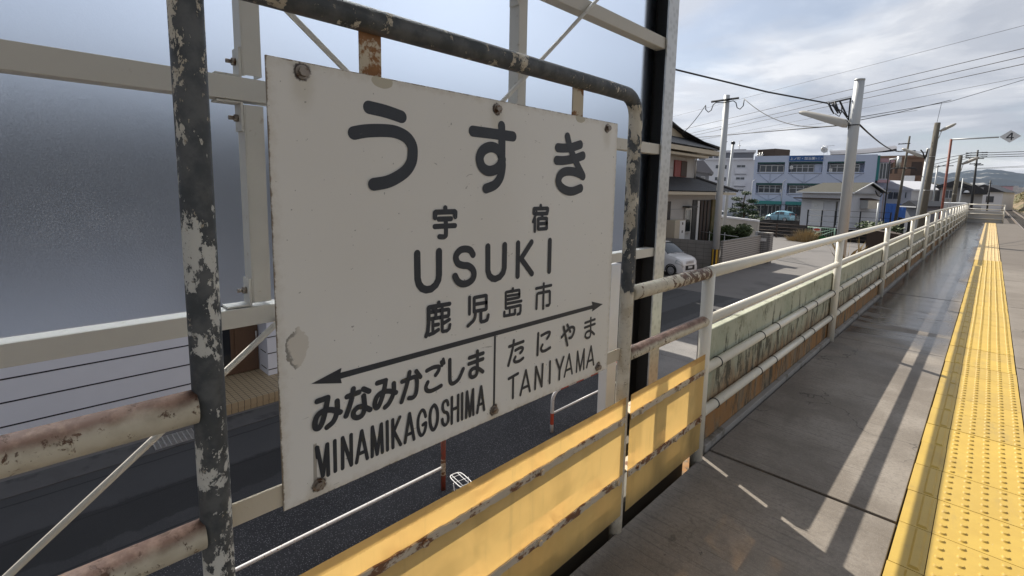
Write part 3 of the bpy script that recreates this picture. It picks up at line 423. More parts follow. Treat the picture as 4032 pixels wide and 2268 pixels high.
# parapet with casting joints
pr=E('parapet_wall','long mossy concrete parapet wall stained brown, behind the white platform railing','wall',(-1.03,2.34,0))
b=MB(); yy=[2.36,5.02,7.77,10.57,13.12]
for i in range(4): b.box(-.985,-.945,yy[i]+.006,yy[i+1]-.006,-.3,.618)
b.build('wall_panel','moss',pr,bevel=.006)
b=MB(); yy=[13.13,17.5,21.9,26.3,30.8,35.42]
for i in range(5): b.box(-.985,-.945,yy[i]+.006,yy[i+1]-.006,-.3,.618)
b.build('wall_panel','moss',pr,bevel=.006)
b=MB(); b.box(-1.10,.46,35.46,35.58,-.2,.61); b.build('wall_panel','stucco',pr,bevel=.006)
b=MB(); b.box(-.985,-.943,2.350,2.358,-.2,.612); b.build('end_plate','dark_brown',pr)
# ------------------------------------------------------------------ station sign
XS=-.915
sg=E('station_sign','weathered white station name board reading うすき, USUKI, hung in a peeling pipe frame','sign',(XS,.87,0))
b=MB(); P=[(XS,.205,-.1)]+[(XS,.205,z/10) for z in range(1,16)]
P+=[(XS,.205,1.56),(XS,.205,1.585)]
for k in range(1,9): a=pi-pi/2*k/8; P.append((XS,.247+.042*cos(a),1.588+.042*sin(a)))
P+=[(XS,.247+i*.1217,1.630) for i in range(1,10)]
for k in range(9): a=pi/2-pi/2*k/8; P.append((XS,1.465+.072*cos(a),1.556+.072*sin(a)))
P+=[(XS,1.537,z/10) for z in range(15,0,-1)]+[(XS,1.537,-.1)]
b.tube(P,.0243,24); b.build('frame_pipe','flake',sg)
b=MB(); b.box(XS-.003,XS+.002,.3175,1.424,.678,1.5255); pnl=b.build('panel','enamel',sg,bevel=.0015)
b=MB()
XL=XS+.0024
for si,(kind,wd,pts) in enumerate(STROKES['S']):
    if si in (9,22,29,53,74,100,113): b.build('lettering','ink',pnl); b=MB()
    if kind:
        q=[]; pp=[pts[0]]+pts+[pts[-1]]
        for i in range(1,len(pp)-2):
            for k in range(7):
                t=k/7; p0,p1,p2,p3=[Vector(p) for p in pp[i-1:i+3]]
                q.append(.5*((2*p1)+(p2-p0)*t+(2*p0-5*p1+4*p2-p3)*t*t+(3*p1-p0-3*p2+p3)*t**3))
        q.append(Vector(pts[-1]))
    else: q=[Vector(p) for p in pts]
    h=wd/2
    def disc(p,x,n=18): b.poly([(x,p[0]+h*cos(2*pi*k/n),p[1]+h*sin(2*pi*k/n)) for k in range(n)])
    if kind:
        row=[]
        for i,p in enumerate(q):
            t=(q[min(i+1,len(q)-1)]-q[max(i-1,0)]); t=t.normalized() if t.length else Vector((1,0)); nn=Vector((-t.y,t.x)); x=XL+i*1.5e-5
            row.append([(x,*(p+nn*h)),(x,*(p-nn*h))])
        b.grid(row,0,False); disc(q[0],XL-2e-5); disc(q[-1],XL+(len(q)+1)*1.5e-5)
    else:
        for i in range(len(q)-1):
            t=(q[i+1]-q[i]).normalized(); nn=Vector((-t.y,t.x)); x=XL+i*8e-5
            b.quad((x,*(q[i]-nn*h)),(x,*(q[i+1]-nn*h)),(x,*(q[i+1]+nn*h)),(x,*(q[i]+nn*h)))
            disc(q[i],x+4e-5)
        disc(q[-1],XL+len(q)*8e-5)
    XL+=1.6e-4 if XL<XS+.0040 else -(XL-(XS+.0024))
b.build('lettering','ink',pnl)
b=MB(); x=XS+.0026; y0,y1=STROKES['L'][0][0],STROKES['L'][1][0]
b.quad((x,y0-.002,.9125),(x,y1+.002,.9125),(x,y1+.002,.9255),(x,y0-.002,.9255))
b.quad((x,.8689,.716),(x,.8761,.716),(x,.8761,.9122),(x,.8689,.9122))
for A in (STROKES['A1'],STROKES['A2']): b.poly([(x+4e-4,*p) for p in (A if A is STROKES['A1'] else A)])
b.build('arrow','ink',pnl)
for by,bz in BOLTS:
    b=MB(); b.cyl((XS+.002,by,bz),(XS+.0045,by,bz),.0125,16); b.cyl((XS+.0045,by,bz),(XS+.013,by,bz),.0088,6); b.build('bolt','steel_bolt',pnl)
for (ya,yb,za,zb) in ((.497,.545,1.50,1.612),(1.185,1.236,1.50,1.612),(.226,.345,.687,.731),(1.40,1.517,.687,.731)):
    b=MB(); b.box(XS-.009,XS-.0035,ya,yb,za,zb); b.build('bracket','bracket',sg,bevel=.001)
# ------------------------------------------------------------------ railings
def rail(b,y0,y1,z,r,x=XS,n=18): b.tube([(x,y0+(y1-y0)*i/8,z) for i in range(9)],r,n)
o=E('old_railing','rust-topped pipe railing running left from the sign frame','railing',(XS,-1.5,0))
b=MB(); rail(b,-3.2,.185,.934,.0285); b.build('top_rail','rust_left',o)
b=MB(); rail(b,-3.2,.185,.703,.0255); b.build('middle_rail','rust_left',o)
b=MB(); b.tube([(XS,-1.9,-.1),(XS,-1.9,.91)],.0285,16); b.build('post','rust_left',o)
o=E('short_railing','short rust-blistered railing between the sign frame and the white railing','railing',(XS,1.9,0))
b=MB(); rail(b,1.558,2.235,.930,.0280); b.build('top_rail','rust_right',o)
b=MB(); rail(b,1.555,2.250,.698,.0250); b.build('middle_rail','rust_mid',o)
o=E('white_railing','long cream-white pipe railing with black rings, in front of the mossy parapet','railing',(XS,2.25,0))
posts=[2.262,5.05,7.80,10.58,13.13]
for p in posts:
    b=MB(); b.tube([(XS,p,-.1),(XS,p,.935)],.0285,20); b.build('post','white_rail',o)
b=MB(); b.tube([(XS,2.232,.931)]+[(XS,2.25+i*1.088,.931) for i in range(1,11)],.0285,20); b.build('top_rail','white_rail',o)
for i in range(4):
    b=MB(); b.tube([(XS,posts[i],.698),(XS,posts[i+1],.698)],.0235,18); b.build('middle_rail','white_rail',o)
    for z in (.445,.222):
        b=MB(); b.tube([(XS-.006,posts[i],z),(XS-.006,posts[i+1],z)],.0235,18); lr=b.build('lower_rail','white_rail',o)
        k=0
        for y in [2.46,3.12,3.41,4.06,4.36,4.96,5.27,5.94,6.2,6.84,7.15,7.68,8.05,8.7,9.0,9.6,9.9,10.45,10.8,11.4,11.7,12.3,12.6,13.0]:
            if posts[i]<y<posts[i+1]:
                b=MB(); b.torus((XS-.006,y,z),(0,1,0),.0250,.0032,18,6); b.build('ring','dark_steel',lr)
b=MB()
for p in posts[1:]: b.tube([(XS-.038,p-.012,.0),(XS-.038,p-.012,.56)],.004,6)
b.build('conduit','white_steel',o)
fp=[13.35,15.4,17.3,19.1,20.9,22.7,24.5,26.4,28.2,30,31.8,33.6,35.4]
o=E('far_railing','far white pipe railing with close posts, turning across the platform end','railing',(XS,13.35,0))
for p in fp:
    b=MB(); b.tube([(XS,p,-.1),(XS,p,.955)],.0285,12); b.build('post','white_rail',o)
b=MB(); b.tube([(XS,13.32,.958),(XS,35.4,.945)],.028,12); b.build('top_rail','white_rail',o)
b=MB(); b.tube([(XS,13.35,.70),(XS,35.4,.69)],.0235,12); b.build('middle_rail','white_rail',o)
for z in (.445,.222):
    b=MB(); b.tube([(XS-.006,13.35,z),(XS-.006,35.4,z)],.022,10); lr=b.build('lower_rail','white_rail',o)
    for k in range(24):
        b=MB(); b.torus((XS-.006,13.9+k*.46+(.16 if k%2 else 0),z),(0,1,0),.0240,.0035,10,5); b.build('ring','dark_steel',lr)
for x in (-.88,.49):
    b=MB(); b.tube([(x,35.4,-.1),(x,35.4,.95)],.03,12); b.build('post','white_rail',o)
for z,r in ((.93,.028),(.69,.024),(.45,.022),(.2,.022)):
    b=MB(); b.tube([(-.88,35.4,z),(.49,35.4,z)],r,10); b.build('end_rail','white_rail',o)
# ------------------------------------------------------------------ yellow sheets
def frp(label,y0,y1,yb):
    o=E('barrier_panel',label,'panel',(-.885,(y0+y1)/2,0),0,'yellow sheet barriers below the railing')
    b=MB(); b.quad((-.885,y0,.082),(-.885,y1,.082),(-.885,y1,.5525),(-.885,y0,.5525)); b.build('sheet','frp',o)
    for z0,z1 in ((.456,.480),(.224,.251)):
        b=MB(); n=int((y1-y0)/.02); rg=random.Random(int(y0*100)+int(z0*100))
        G=[]
        for i in range(n+1):
            y=y0+(y1-y0)*i/n; e0=rg.uniform(-.0022,.0022); e1=rg.uniform(-.0022,.0022); G.append([(-.8834,y,z0+e0),(-.8795,y,z0+e0+.001),(-.8795,y,z1+e1-.001),(-.8834,y,z1+e1)])
        b.grid(G,0,False); b.box(-.940,-.8867,y0,y1,z1-.005,z1-.001)
        an=b.build('angle_bar','rust_bar',o)
        for y in yb:
            b=MB(); b.cyl((-.8795,y,(z0+z1)/2),(-.8775,y,(z0+z1)/2),.0135,14); b.cyl((-.8775,y,(z0+z1)/2),(-.870,y,(z0+z1)/2),.0092,6); b.build('bolt','rust_bar',an)
    b=MB(); b.quad((-.912,y0+.01,.09),(-.912,y1-.01,.09),(-.912,y1-.01,.224),(-.912,y0+.01,.224)); b.build('dimming_sheet','dimming',o)  # added sheet, dims the sun coming through the lower band
    return o
frp('longer yellow translucent sheet with rusty angle bars, below the sign',.245,1.519,(.62,1.04,1.475))
frp('shorter yellow translucent sheet with rusty angle bars, right of the sign frame',1.551,2.212,(1.62,1.93,2.175))
# ------------------------------------------------------------------ windbreak screen
o=E('windbreak_screen','frosted glass windbreak in a cream steel frame behind the sign','screen',(-1.28,-.3,-2.8))
cols=[-2.345,-1.435,-.525,.385,1.295]; zb=[(.963,1.008,1),(1.494,1.545,0),(2.015,2.070,0),(2.56,2.61,0)]
for y0,y1 in zip(cols,cols[1:]):
    if y1-y0<.1: continue
    for z0,z1 in ((1.006,1.52),(1.52,2.045),(2.045,2.585),(2.585,3.2)):
        b=MB(); b.quad((-1.318,y0,z0),(-1.318,y1,z0),(-1.318,y1,z1),(-1.318,y0,z1)); b.build('pane','frost',o)
b=MB()
for z0,z1 in ((1.006,1.52),(1.52,2.045),(2.045,2.585),(2.585,3.2)):
    b.quad((-1.318,1.295,z0),(-1.318,2.36,z0),(-1.318,2.36,z1),(-1.318,1.295,z1))
b.build('pane','frost',o)
for z0,z1,t in zb:
    b=MB(); b.box(-1.254,-1.249,-3.3,2.35,z0,z1); zz=z1-.005 if t else z0; b.box(-1.30,-1.2545,-3.3,2.35,zz,zz+.005); b.build('beam','beam',o,bevel=.0015)
for c in cols:
    for z0,z1 in ((1.016,1.486),(1.553,2.008),(2.077,2.553),(2.617,3.2)):
        b=MB(); b.box(-1.305,-1.256,c,c+.003,z0,z1); b.box(-1.259,-1.256,c+.003,c+.043,z0,z1); b.box(-1.305,-1.2595,c+.040,c+.043,z0,z1); b.box(-1.272,-1.257,c+.003,c+.0098,z0,z1); b.build('column','beam',o,bevel=.001)
        for ze,sgn in ((z0,1),(z1,-1)):
            b=MB(); b.box(-1.300,-1.256,c-.006,c-.001,ze-.006 if sgn>0 else ze-.06,ze+.06 if sgn>0 else ze+.006); b.box(-1.3,-1.256,c-.055,c-.0065,min(ze-.006*sgn,ze-.002*sgn),max(ze-.006*sgn,ze-.002*sgn)); br=b.build('bracket','beam',o)
            b=MB(); b.cyl((-1.28,c-.006,ze+.03*sgn),(-1.28,c-.014,ze+.03*sgn),.009,6); b.cyl((-1.28,c-.014,ze+.03*sgn),(-1.28,c-.026,ze+.03*sgn),.0048,8); b.build('bolt','steel_bolt',br)
for a_,c_ in (((.05,2.049),(1.24,1.131)),((2.17,2.472),(.47,.945)),((.62,1.109),(-.75,.028)),((-.75,1.109),(-2.1,.03)),((-1.6,2.4),(-.3,1.13))):
    b=MB(); b.cyl((-1.238,*a_),(-1.238,*c_),.0075,10); b.build('brace_rod','beam',o)
b=MB(); b.box(-1.245,-1.237,2.344,2.446,-2.8,3.3); b.build('column_flange','galv',o)
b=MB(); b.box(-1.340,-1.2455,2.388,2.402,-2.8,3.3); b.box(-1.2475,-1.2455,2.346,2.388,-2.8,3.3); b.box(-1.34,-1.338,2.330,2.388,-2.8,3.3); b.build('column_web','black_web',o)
b=MB(); b.box(-1.349,-1.341,2.290,2.446,-2.8,3.3); b.build('column_flange','galv',o)
b=MB(); b.box(-1.30,-1.25,1.952,2.034,-2.8,.955); b.build('leg','white_paint',o,bevel=.004)
for yl in (-1.0,-3.0): 
    b=MB(); b.box(-1.30,-1.25,yl,yl+.08,-2.8,.955); b.build('leg','white_paint',o,bevel=.004)

# unseen canopy added over the camera to cut sky light on sign and platform
o=E('added_shade_canopy','unseen shelter roof added above the sign to hold back sky light','canopy',(-.3,-1,3.3))
b=MB(); b.prism([(-1.45,-6,3.36),(.95,-6,3.22),(.95,-6,3.27),(-1.45,-6,3.41)],(0,8.5,0)); b.build('roof_sheet','beam',o)
for y in (-4,-2,0,2.3):
    b=MB(); b.box(-1.3,.85,y,y+.08,3.12,3.21); b.build('rafter','beam',o)

# ------------------------------------------------------------------ street level
GZ=-2.8
b=MB(); b.box(-9.2,-6.55,-40,19.5,GZ-.3,GZ); struct(b.build('street','asphalt'))
b=MB(); b.box(-6.55,-1.22,-40,9.2,GZ-.3,GZ+.004); struct(b.build('shaded_verge','aggregate_shaded'))
b=MB()
for i in range(14): b.box(-6.3,-1.22,9.2+i*1.9,9.2+i*1.9+1.885,GZ-.3,GZ+.03)
struct(b.build('pavement','aggregate'))
b=MB(); b.box(-9.2,-8.68,-40,13.5,GZ-.3,GZ+.012); struct(b.build('gutter','gutter_conc'))
b=MB(); b.box(-30,-9.2,-40,15,GZ-.3,GZ-.004); b.box(-40,-1.22,35.8,50.2,GZ-.3,GZ-.006); b.box(-45,-9.2,15,35.8,GZ-.3,GZ-.004); b.box(-9.2,-6.55,19.5,35.8,GZ-.3,GZ-.003); b.box(-6.55,-6.3,9.2,35.8,GZ-.3,GZ-.002); struct(b.build('parking_lot','lot'))
# terrain sheet beyond the canal and under everything
b=MB(); b.box(-70,-1.22,50.2,74,-6,-5.2); struct(b.build('canal','water'))
b=MB()
G=[]
b.quad((-4000,-400,-3.3),(4000,-400,-3.3),(4000,50,-3.3),(-4000,50,-3.3))
b.quad((-4000,74,-2.62),(-1.22,74,-2.62),(-1.22,9000,-2.62),(-4000,9000,-2.62)); b.quad((-1.22,36,-2.64),(5200,36,-2.64),(5200,9000,-2.64),(-1.22,9000,-2.64)); b.quad((-4000,50,-3.32),(-70,50,-3.32),(-70,74,-3.32),(-4000,74,-3.32))
struct(b.build('ground','far_ground'))
b=MB(); b.box(-70,-1.3,73.4,79.5,-2.9,-2.55); struct(b.build('far_road','lot'))
sw=MB(); n=60
G=[[(-70+68*i/n,73.4-.25*abs(mnoise.noise((i*.9,j*.8,1)))*2,-5.5+2.95*j/8) for j in range(9)] for i in range(n+1)]
sw.grid(G,0,False); sw.box(-70,-2,73.35,74.2,-2.6,-2.35); tag(sw.build('canal_wall','stone_wall',loc=(-36,73.4,-5.5)),'dark rough stone canal wall below the far road','wall')
sw=MB(); sw.box(-70,-1.22,50.2,50.6,-5.5,-2.806); tag(sw.build('canal_wall','stone_wall',loc=(-36,50.4,-5.5)),'near bank of the canal under the pipe fence','wall')
# railway on the right
b=MB(); b.box(1.06,9,-40,900,-2.8,-1.22); struct(b.build('ballast','ballast'))
tr=E('railway_track','single railway track curving off beyond the platform end','railway',(2.45,40,-1.2))
for x in (1.90,2.99):
    b=MB()
    prof=[(-.06,-1.16),(.06,-1.16),(.035,-1.10),(.035,-1.02),(-.035,-1.02),(-.035,-1.10)]
    G=[]
    for i in range(60):
        y=-5+i*12; G.append([(x+px-.000010*max(y-60,0)**2*.3,y,pz) for px,pz in prof])
    b.grid(G,0,False,True); b.build('rail','rail_steel',tr)
b=MB()
for i in range(420): y=-4+i*.62; dx=-.000003*max(y-60,0)**2; b.box(1.45+dx,3.45+dx,y,y+.2,-1.26,-1.155)
struct(b.build('sleepers','sleeper',tr),'stuff')
# building on the left across the street
o=E('street_building','pale blue panelled building with a recessed brown door, across the street behind the windbreak','building',(-10.2,2,GZ))
b=MB(); b.box(-20,-10.2,-14,2.10,GZ,-.2); b.box(-20,-10.2,3.36,13.6,GZ,-.2); b.box(-20,-10.75,2.10,3.36,GZ,-.2); b.build('wall','shutter',o); b=MB(); b.box(-20,-10.2,-14,13.6,-.199,2.45); b.build('wall','upper_cladding',o); b=MB(); b.box(-20,-9.7,-14.2,13.8,2.451,2.7); b.build('roof','roof_tile',o)
for z in (-1.30,-1.66,-2.02,-2.39):
    b=MB(); b.box(-10.2005,-10.196,-14,2.10,z-.011,z+.011); b.build('groove','shutter_groove',o)
for z in (-1.45,-1.80,-2.14,-2.48):
    b=MB(); b.box(-10.2005,-10.196,3.36,6,z-.009,z+.009); b.box(-10.6,-10.3,3.357,3.36,z-.009,z+.009); b.build('groove','shutter_groove',o)
b=MB(); b.box(-10.75,-10.69,2.12,3.34,-2.58,-.6); dr=b.build('door','door_wood',o)
b=MB(); b.box(-10.69,-10.68,2.50,2.82,-2.42,-.7); b.build('door_pane','dark_glass',dr)
b=MB(); b.box(-10.69,-10.672,2.90,3.25,-2.42,-.7); b.build('door_board','tan' if False else 'door_wood',dr)
b=MB(); b.cyl((-10.66,3.30,-2.0),(-10.66,3.30,-1.75),.015,8); b.build('handle','galv',dr)
b=MB(); b.box(-10.78,-9.30,1.85,4.2,GZ,-2.60); b.box(-9.30,-9.285,1.85,4.2,-2.72,-2.60,1); b.build('door_step',['step_tile','step_tile_front'],o)
o=tag(MB().box(-9.16,-8.76,1.2,1.78,GZ,GZ+.004).build('drain_grate','grate',loc=(-8.96,1.5,GZ)),'square steel drain grate beside the gutter','drain')
m=MB()
for i in range(11): m.box(-9.15+.0385*i,-9.138+.0385*i,1.21,1.77,GZ+.004,GZ+.022)
for i in range(9): m.box(-9.155,-8.765,1.215+.068*i,1.229+.068*i,GZ+.0045,GZ+.0215)
g=m.build('grid_bars','galv',o); 
o.data.materials[0]=MATS['black_joint']
o=E('rear_building','plain grey two storey block set back behind the white car','building',(-15,18,GZ))
b=MB(); b.box(-21,-11.2,15.6,19.3,GZ,3.5); b.build('wall','grey_wall',o); b=MB(); b.box(-21.2,-11,15.4,19.5,3.501,3.7); b.build('roof','roof_tile',o)
# red and white hoops
def hoop(y0,y1,label,style):
    o=E('hoop_barrier',label,'barrier',(-4.95,(y0+y1)/2,GZ),0,'red and white hoop barriers along the pavement')
    X=-4.95; zt=GZ+.72; r=.03
    P=[(X,y0,GZ),(X,y0,GZ+.14),(X,y0,GZ+.34),(X,y0,zt-.18)]; S=[1,0,1] if style else [0,0,0]
    for k in range(1,7): a=pi-pi/2*k/6; P.append((X,y0+.18+.18*cos(a),zt-.18+.18*sin(a))); S.append(1)
    n=13
    for i in range(1,n+1): P.append((X,y0+.18+(y1-y0-.36)*i/n,zt)); S.append(i%2 if False else (0 if i%2 else 1))
    for k in range(1,7): a=pi/2-pi/2*k/6; P.append((X,y1-.18+.18*cos(a),zt-.18+.18*sin(a))); S.append(1 if style else 0)
    P+=[(X,y1,GZ+.34),(X,y1,GZ+.14),(X,y1,GZ)]; S+=[1,0,1] if style else [0,0,0]
    b=MB(); b.tube(P,r,12,mseg=S); b.build('hoop',['rust_red' if not style else 'red_paint','worn_white'],o)
    b=MB(); b.tube([(X,y0,GZ+.33),(X,y1,GZ+.33)],.018,10); b.build('lower_rail','worn_white' if not style else 'white_steel',o)
    return o
o=E('post_barrier','rusted red post with one worn white pipe rail, under the sign board','barrier',(-4.95,2,GZ))
for y in (3.80,-2.4): b=MB(); b.tube([(-4.95,y,GZ),(-4.95,y,GZ+.22),(-4.95,y,GZ+.45),(-4.95,y,GZ+.75)],.034,14,mseg=[0,1,0]); b.build('post',['rust_red','rust_bar'],o)
b=MB(); b.tube([(-4.95,-2.4,GZ+.30),(-4.95,3.80,GZ+.33)],.021,10); b.build('rail','worn_white',o)
hoop(6.1,9.3,'hoop barrier with fresh red and white bands, right below the sign board corner',1)
hoop(12.0,14.95,'red and white hoop barrier seen just over the parapet by the first railing post',1)
hoop(18.1,21.35,'farthest red and white hoop barrier, seen just over the parapet',1)
# bicycle parked below
o=E('bicycle','parked bicycle whose white wire carrier shows above the yellow sheet','bicycle',(-3.45,3.25,GZ),R(-8))
def loc_build(b,name,ms,parent,bevel=0): return b.build(name,ms,parent,world=False,bevel=bevel)
for x in (-.52,.52):
    b=MB(); b.torus((x,0,.33),(0,1,0),.31,.018,28,8); wl=loc_build(b,'wheel','tyre',o)
    b=MB(); b.torus((x,0,.33),(0,1,0),.288,.010,28,6)
    for k in range(12): a=2*pi*k/12; b.cyl((x,0,.33),(x+.28*cos(a),0,.33+.28*sin(a)),.0016,4)
    loc_build(b,'rim','alloy',wl)
b=MB()
for p,q in (((-.52,0,.33),(-.08,0,.30)),((-.08,0,.30),(-.2,0,.78)),((-.52,0,.33),(-.19,0,.72)),((-.08,0,.30),(.36,0,.75)),((.33,0,.85),(.52,0,.33)),((-.15,0,.55),(.36,0,.75))): b.cyl(p,q,.015,8)
b.tube([(.15,-.26,1.0),(.3,-.24,1.0),(.34,0,.98),(.3,.24,1.0),(.15,.26,1.0)],.012,8); b.cyl((.33,0,.85),(.33,0,.98),.014,8); loc_build(b,'frame','grey_car',o)
b=MB(); b.grid([[(-.34+.26*u,(.09-.06*u)*cos(2*pi*k/10),.84+.03*sin(2*pi*k/10)) for k in range(10)] for u in (0,.3,.6,1)],0,True,True); loc_build(b,'saddle','plastic_black',o)
b=MB(); z=.785; pts=[]
for k in range(25): 
    a=2*pi*k/24; pts.append((-.56+.15*(abs(cos(a))**.5)*(1 if cos(a)>0 else -1),.08*(abs(sin(a))**.5)*(1 if sin(a)>0 else -1),z))
b.tube(pts,.006,6)
for y in (-.04,.04): b.tube([(-.708,y,z),(-.412,y,z)],.0045,6)
for x in (-.66,-.56,-.46): b.tube([(x,-.078,z-.002),(x,.078,z-.002)],.003,5)
for s in (-1,1): b.cyl((-.56,.1*s,z),(-.52,.06*s,.33),.005,6)
loc_build(b,'carrier','white_steel',o)
# ------------------------------------------------------------------ cars
def car(label,loc,rot,body,L_=3.39,W=1.47,H_=1.62,style='wagon',plate=True,detail=True):
    o=E('parked_car',label,'car',loc,rot)
    hw=W/2
    if style=='wagon': top=[(0,.60),(.015,.80),(.05,.90),(.12,.985),(.20,1.03),(.235,1.06),(.30,1.24),(.36,1.40),(.42,1.54),(.50,1.60),(.65,H_),(.80,1.60),(.90,1.555),(.955,1.46),(.98,1.1),(1,.62)]
    else: top=[(0,.55),(.015,.70),(.05,.79),(.13,.87),(.215,.935),(.25,.97),(.31,1.14),(.37,1.29),(.43,1.41),(.52,1.485),(.63,H_-.02),(.74,1.46),(.84,1.38),(.90,1.28),(.965,.92),(1,.58)]
    bt=.98 if style=='wagon' else .90
    def topz(s):
        for (a,za),(c,zc) in zip(top,top[1:]):
            if a<=s<=c: return za+(zc-za)*(s-a)/(c-a)
        return top[-1][1]
    def wid(s): 
        e=min(1,(min(s,1-s))/.10); return hw*(.80+.20*sin(e*pi/2))
    K=[0,.25,.5,.75,1,1.2,1.5,1.8,2,2.3,2.7,3]
    def pt(s,k,off=0):
        T=topz(s); w=wid(s); be=min(bt+.05*s,T-.06); x=L_*(.5-s); bot=.20+.06*max(0,(.06-s)/.06)+.08*max(0,(s-.95)/.05)
        if k<=1: z=bot+(be-bot)*k; y=w*(.93+.07*sin(pi*min(1,k*1.1)/1.15)); 
        elif k<=2:
            u=k-1; y0=w*(.93+.07*sin(pi/1.15)) ; yr=w*.97-(T-be)*.24; z=be+(T-.055-be)*u; y=y0*.98+(yr-y0*.98)*u
        else:
            u=k-2; yr=w*.97-(T-be)*.24; a=u*pi/2; z=T-.055*(1-sin(a)); y=yr*(cos(a)**.55 if cos(a)>1e-6 else 0)
        return Vector((x,y,z))
    Sx=sorted(set([q[0] for q in top]+[i/36 for i in range(37)]))
    b=MB()
    for sg in (1,-1): b.grid([[ (lambda p:(p.x,p.y*sg,p.z))(pt(s,k)) for k in K] for s in Sx])
    for s in (0,1):
        ps=[pt(s,k) for k in K]; b.poly([(p.x,p.y,p.z) for p in ps]+[(p.x,-p.y,p.z) for p in ps[::-1]])
    b.box(-L_/2+.15,L_/2-.15,-hw*.9,hw*.9,.19,.26); bd=loc_build(b,'body',body,o)
    ax=(.165,.80)
    for s in ax:
        for sg in (1,-1):
            x=L_*(.5-s); b=MB(); b.tube([(x,sg*(hw-.19),.285),(x,sg*(hw-.165),.285),(x,sg*(hw-.015),.285),(x,sg*(hw+.004),.285)],[.25,.285,.285,.25],28); wl=loc_build(b,'wheel','tyre',o)
            b=MB(); b.tube([(x,sg*(hw-.01),.285),(x,sg*(hw+.006),.285)],.19,24); 
            for k in range(10): a=2*pi*k/10; b.tube([(x,sg*(hw+.009),.285),(x+.175*cos(a),sg*(hw+.011),.285+.175*sin(a))],.013,6)
            loc_build(b,'rim','alloy',wl)
            b=MB(); G=[]
            for k in range(17): a=pi*k/16-.12 if k<8 else pi*k/16+.12; G.append([(x+.335*cos(a),sg*(hw+.004),.285+.335*sin(a)),(x+.285*cos(a),sg*(hw+.003),.285+.285*sin(a))])
            b.grid(G,0,False); loc_build(b,'wheel_arch','plastic_black',o)
    def glass(s0,s1,k0,k1,sides,name='window',m='car_glass',n=8,off=.006,skew=0):
        for sg in sides:
            b=MB(); G=[]
            for i in range(n+1):
                row=[]
                for j in range(7):
                    k=k0+(k1-k0)*j/6; s=s0+(s1-s0)*i/n+skew*(k-k0); e=1e-3; p=pt(s,k); du=pt(s+e,k)-pt(s-e,k); dk_=pt(s,min(k+e,3))-pt(s,max(k-e,0)); nn=du.cross(dk_); nn=nn.normalized() if nn.length else Vector((0,1,0))
                    if nn.y<0 and k<2: nn=-nn
                    if nn.z<0 and k>=2: nn=-nn
                    p=p+nn*off; row.append((p.x,p.y*sg,p.z))
                G.append(row)
            b.grid(G); loc_build(b,name,m,o)
    if style=='wagon': ws=(.245,.425); side=((.30,.40,1.12,1.72),(.42,.60,1.12,1.86),(.62,.80,1.12,1.86),(.82,.92,1.14,1.8))
    else: ws=(.26,.44); side=((.40,.56,1.12,1.84),(.575,.75,1.12,1.84))
    # windscreen: both halves
    b=MB(); G=[]
    for i in range(9):
        s=ws[0]+(ws[1]-ws[0])*i/8; p=[pt(s,k) for k in (1.5,1.8,2,2.15,2.35,2.6,3)]; T=topz(s); row=[]
        for q in p: row.append((q.x+.012,q.y*.97,q.z+.012))
        G.append(row+[(a[0],-a[1],a[2]) for a in row[::-1][1:]])
    b.grid(G); loc_build(b,'windscreen','car_glass',o)
    for a in side: glass(*a,(1,-1))
    # rear window
    s0,s1=(.955,.985) if style=='wagon' else (.905,.96)
    b=MB(); G=[]
    for i in range(6):
        s=s0+(s1-s0)*i/5; p=[pt(s,k) for k in (1.7,2,2.3,3)]; row=[(q.x-.014,q.y*.9,q.z+.004) for q in p]; G.append(row+[(a[0],-a[1],a[2]) for a in row[::-1][1:]])
    b.grid(G); loc_build(b,'rear_window','car_glass',o)
    if detail:
        glass(.006,.105,.66,.94,(1,-1),'headlight','lamp_glass',8,.014,-.05)
        glass(.02,.085,.74,.88,(1,-1),'headlight_reflector','white_box',5,.017,-.05)
        for sg in (1,-1):
            pass
            b=MB(); b.tube([(L_*(.5-.985),sg*(wid(.985)-.02),.78),(L_*(.5-.975),sg*(wid(.975)-.01),1.05)],.035,8); loc_build(b,'tail_light','red_paint',o)
            b=MB(); b.grid([[(L_*(.5-.30)+.07*cos(2*pi*k/10)*sq,sg*(hw+.05+.06*u),1.02+.07*sin(2*pi*k/10)*sq) for k in range(10)] for u,sq in ((0,.6),(.3,1),(.8,1),(1,.5))],0,True,True); loc_build(b,'mirror',body,o)
        b=MB(); xg=L_/2+.016
        for i in range(4): b.box(xg-.02,xg,-.30,.30,.66+i*.036,.682+i*.036,0)
        b.box(xg-.02,xg+.006,-.06,.06,.70,.76,0); loc_build(b,'grille','chrome',o)
        b=MB(); b.box(xg-.03,xg-.004,-.36,.36,.34,.56); loc_build(b,'intake','plastic_black',o)
        b=MB(); b.box(xg,xg+.008,-.165,.165,.42,.53); loc_build(b,'number_plate','white_box',o)
        b=MB(); b.tube([(L_*(.5-.215),.45,topz(.215)+.012),(L_*(.5-.25),-.05,topz(.25)+.022)],.008,6); b.tube([(L_*(.5-.215),-.1,topz(.215)+.012),(L_*(.5-.25),-.5,topz(.25)+.0)],.008,6); loc_build(b,'wiper','plastic_black',o)
    return o
car('pearl white compact wagon parked nose out in front of the block wall',(-11.80,22.95,GZ),R(-9),'silver_car')
car('light blue hatchback on the far road above the canal',(*polar(15.6,77.2)[:2],-2.55),R(180-16),'sky_car',L_=3.65,W=1.52,H_=1.52,style='hatch')
car('silver car half hidden behind the utility pole, beyond the garden',(*polar(22.1,66)[:2],-2.3),R(150),'silver_car',style='hatch',detail=False)
car('dark grey car between the two utility poles, beyond the garden',(*polar(20.0,67)[:2],-2.3),R(160),'grey_car',style='hatch',detail=False)

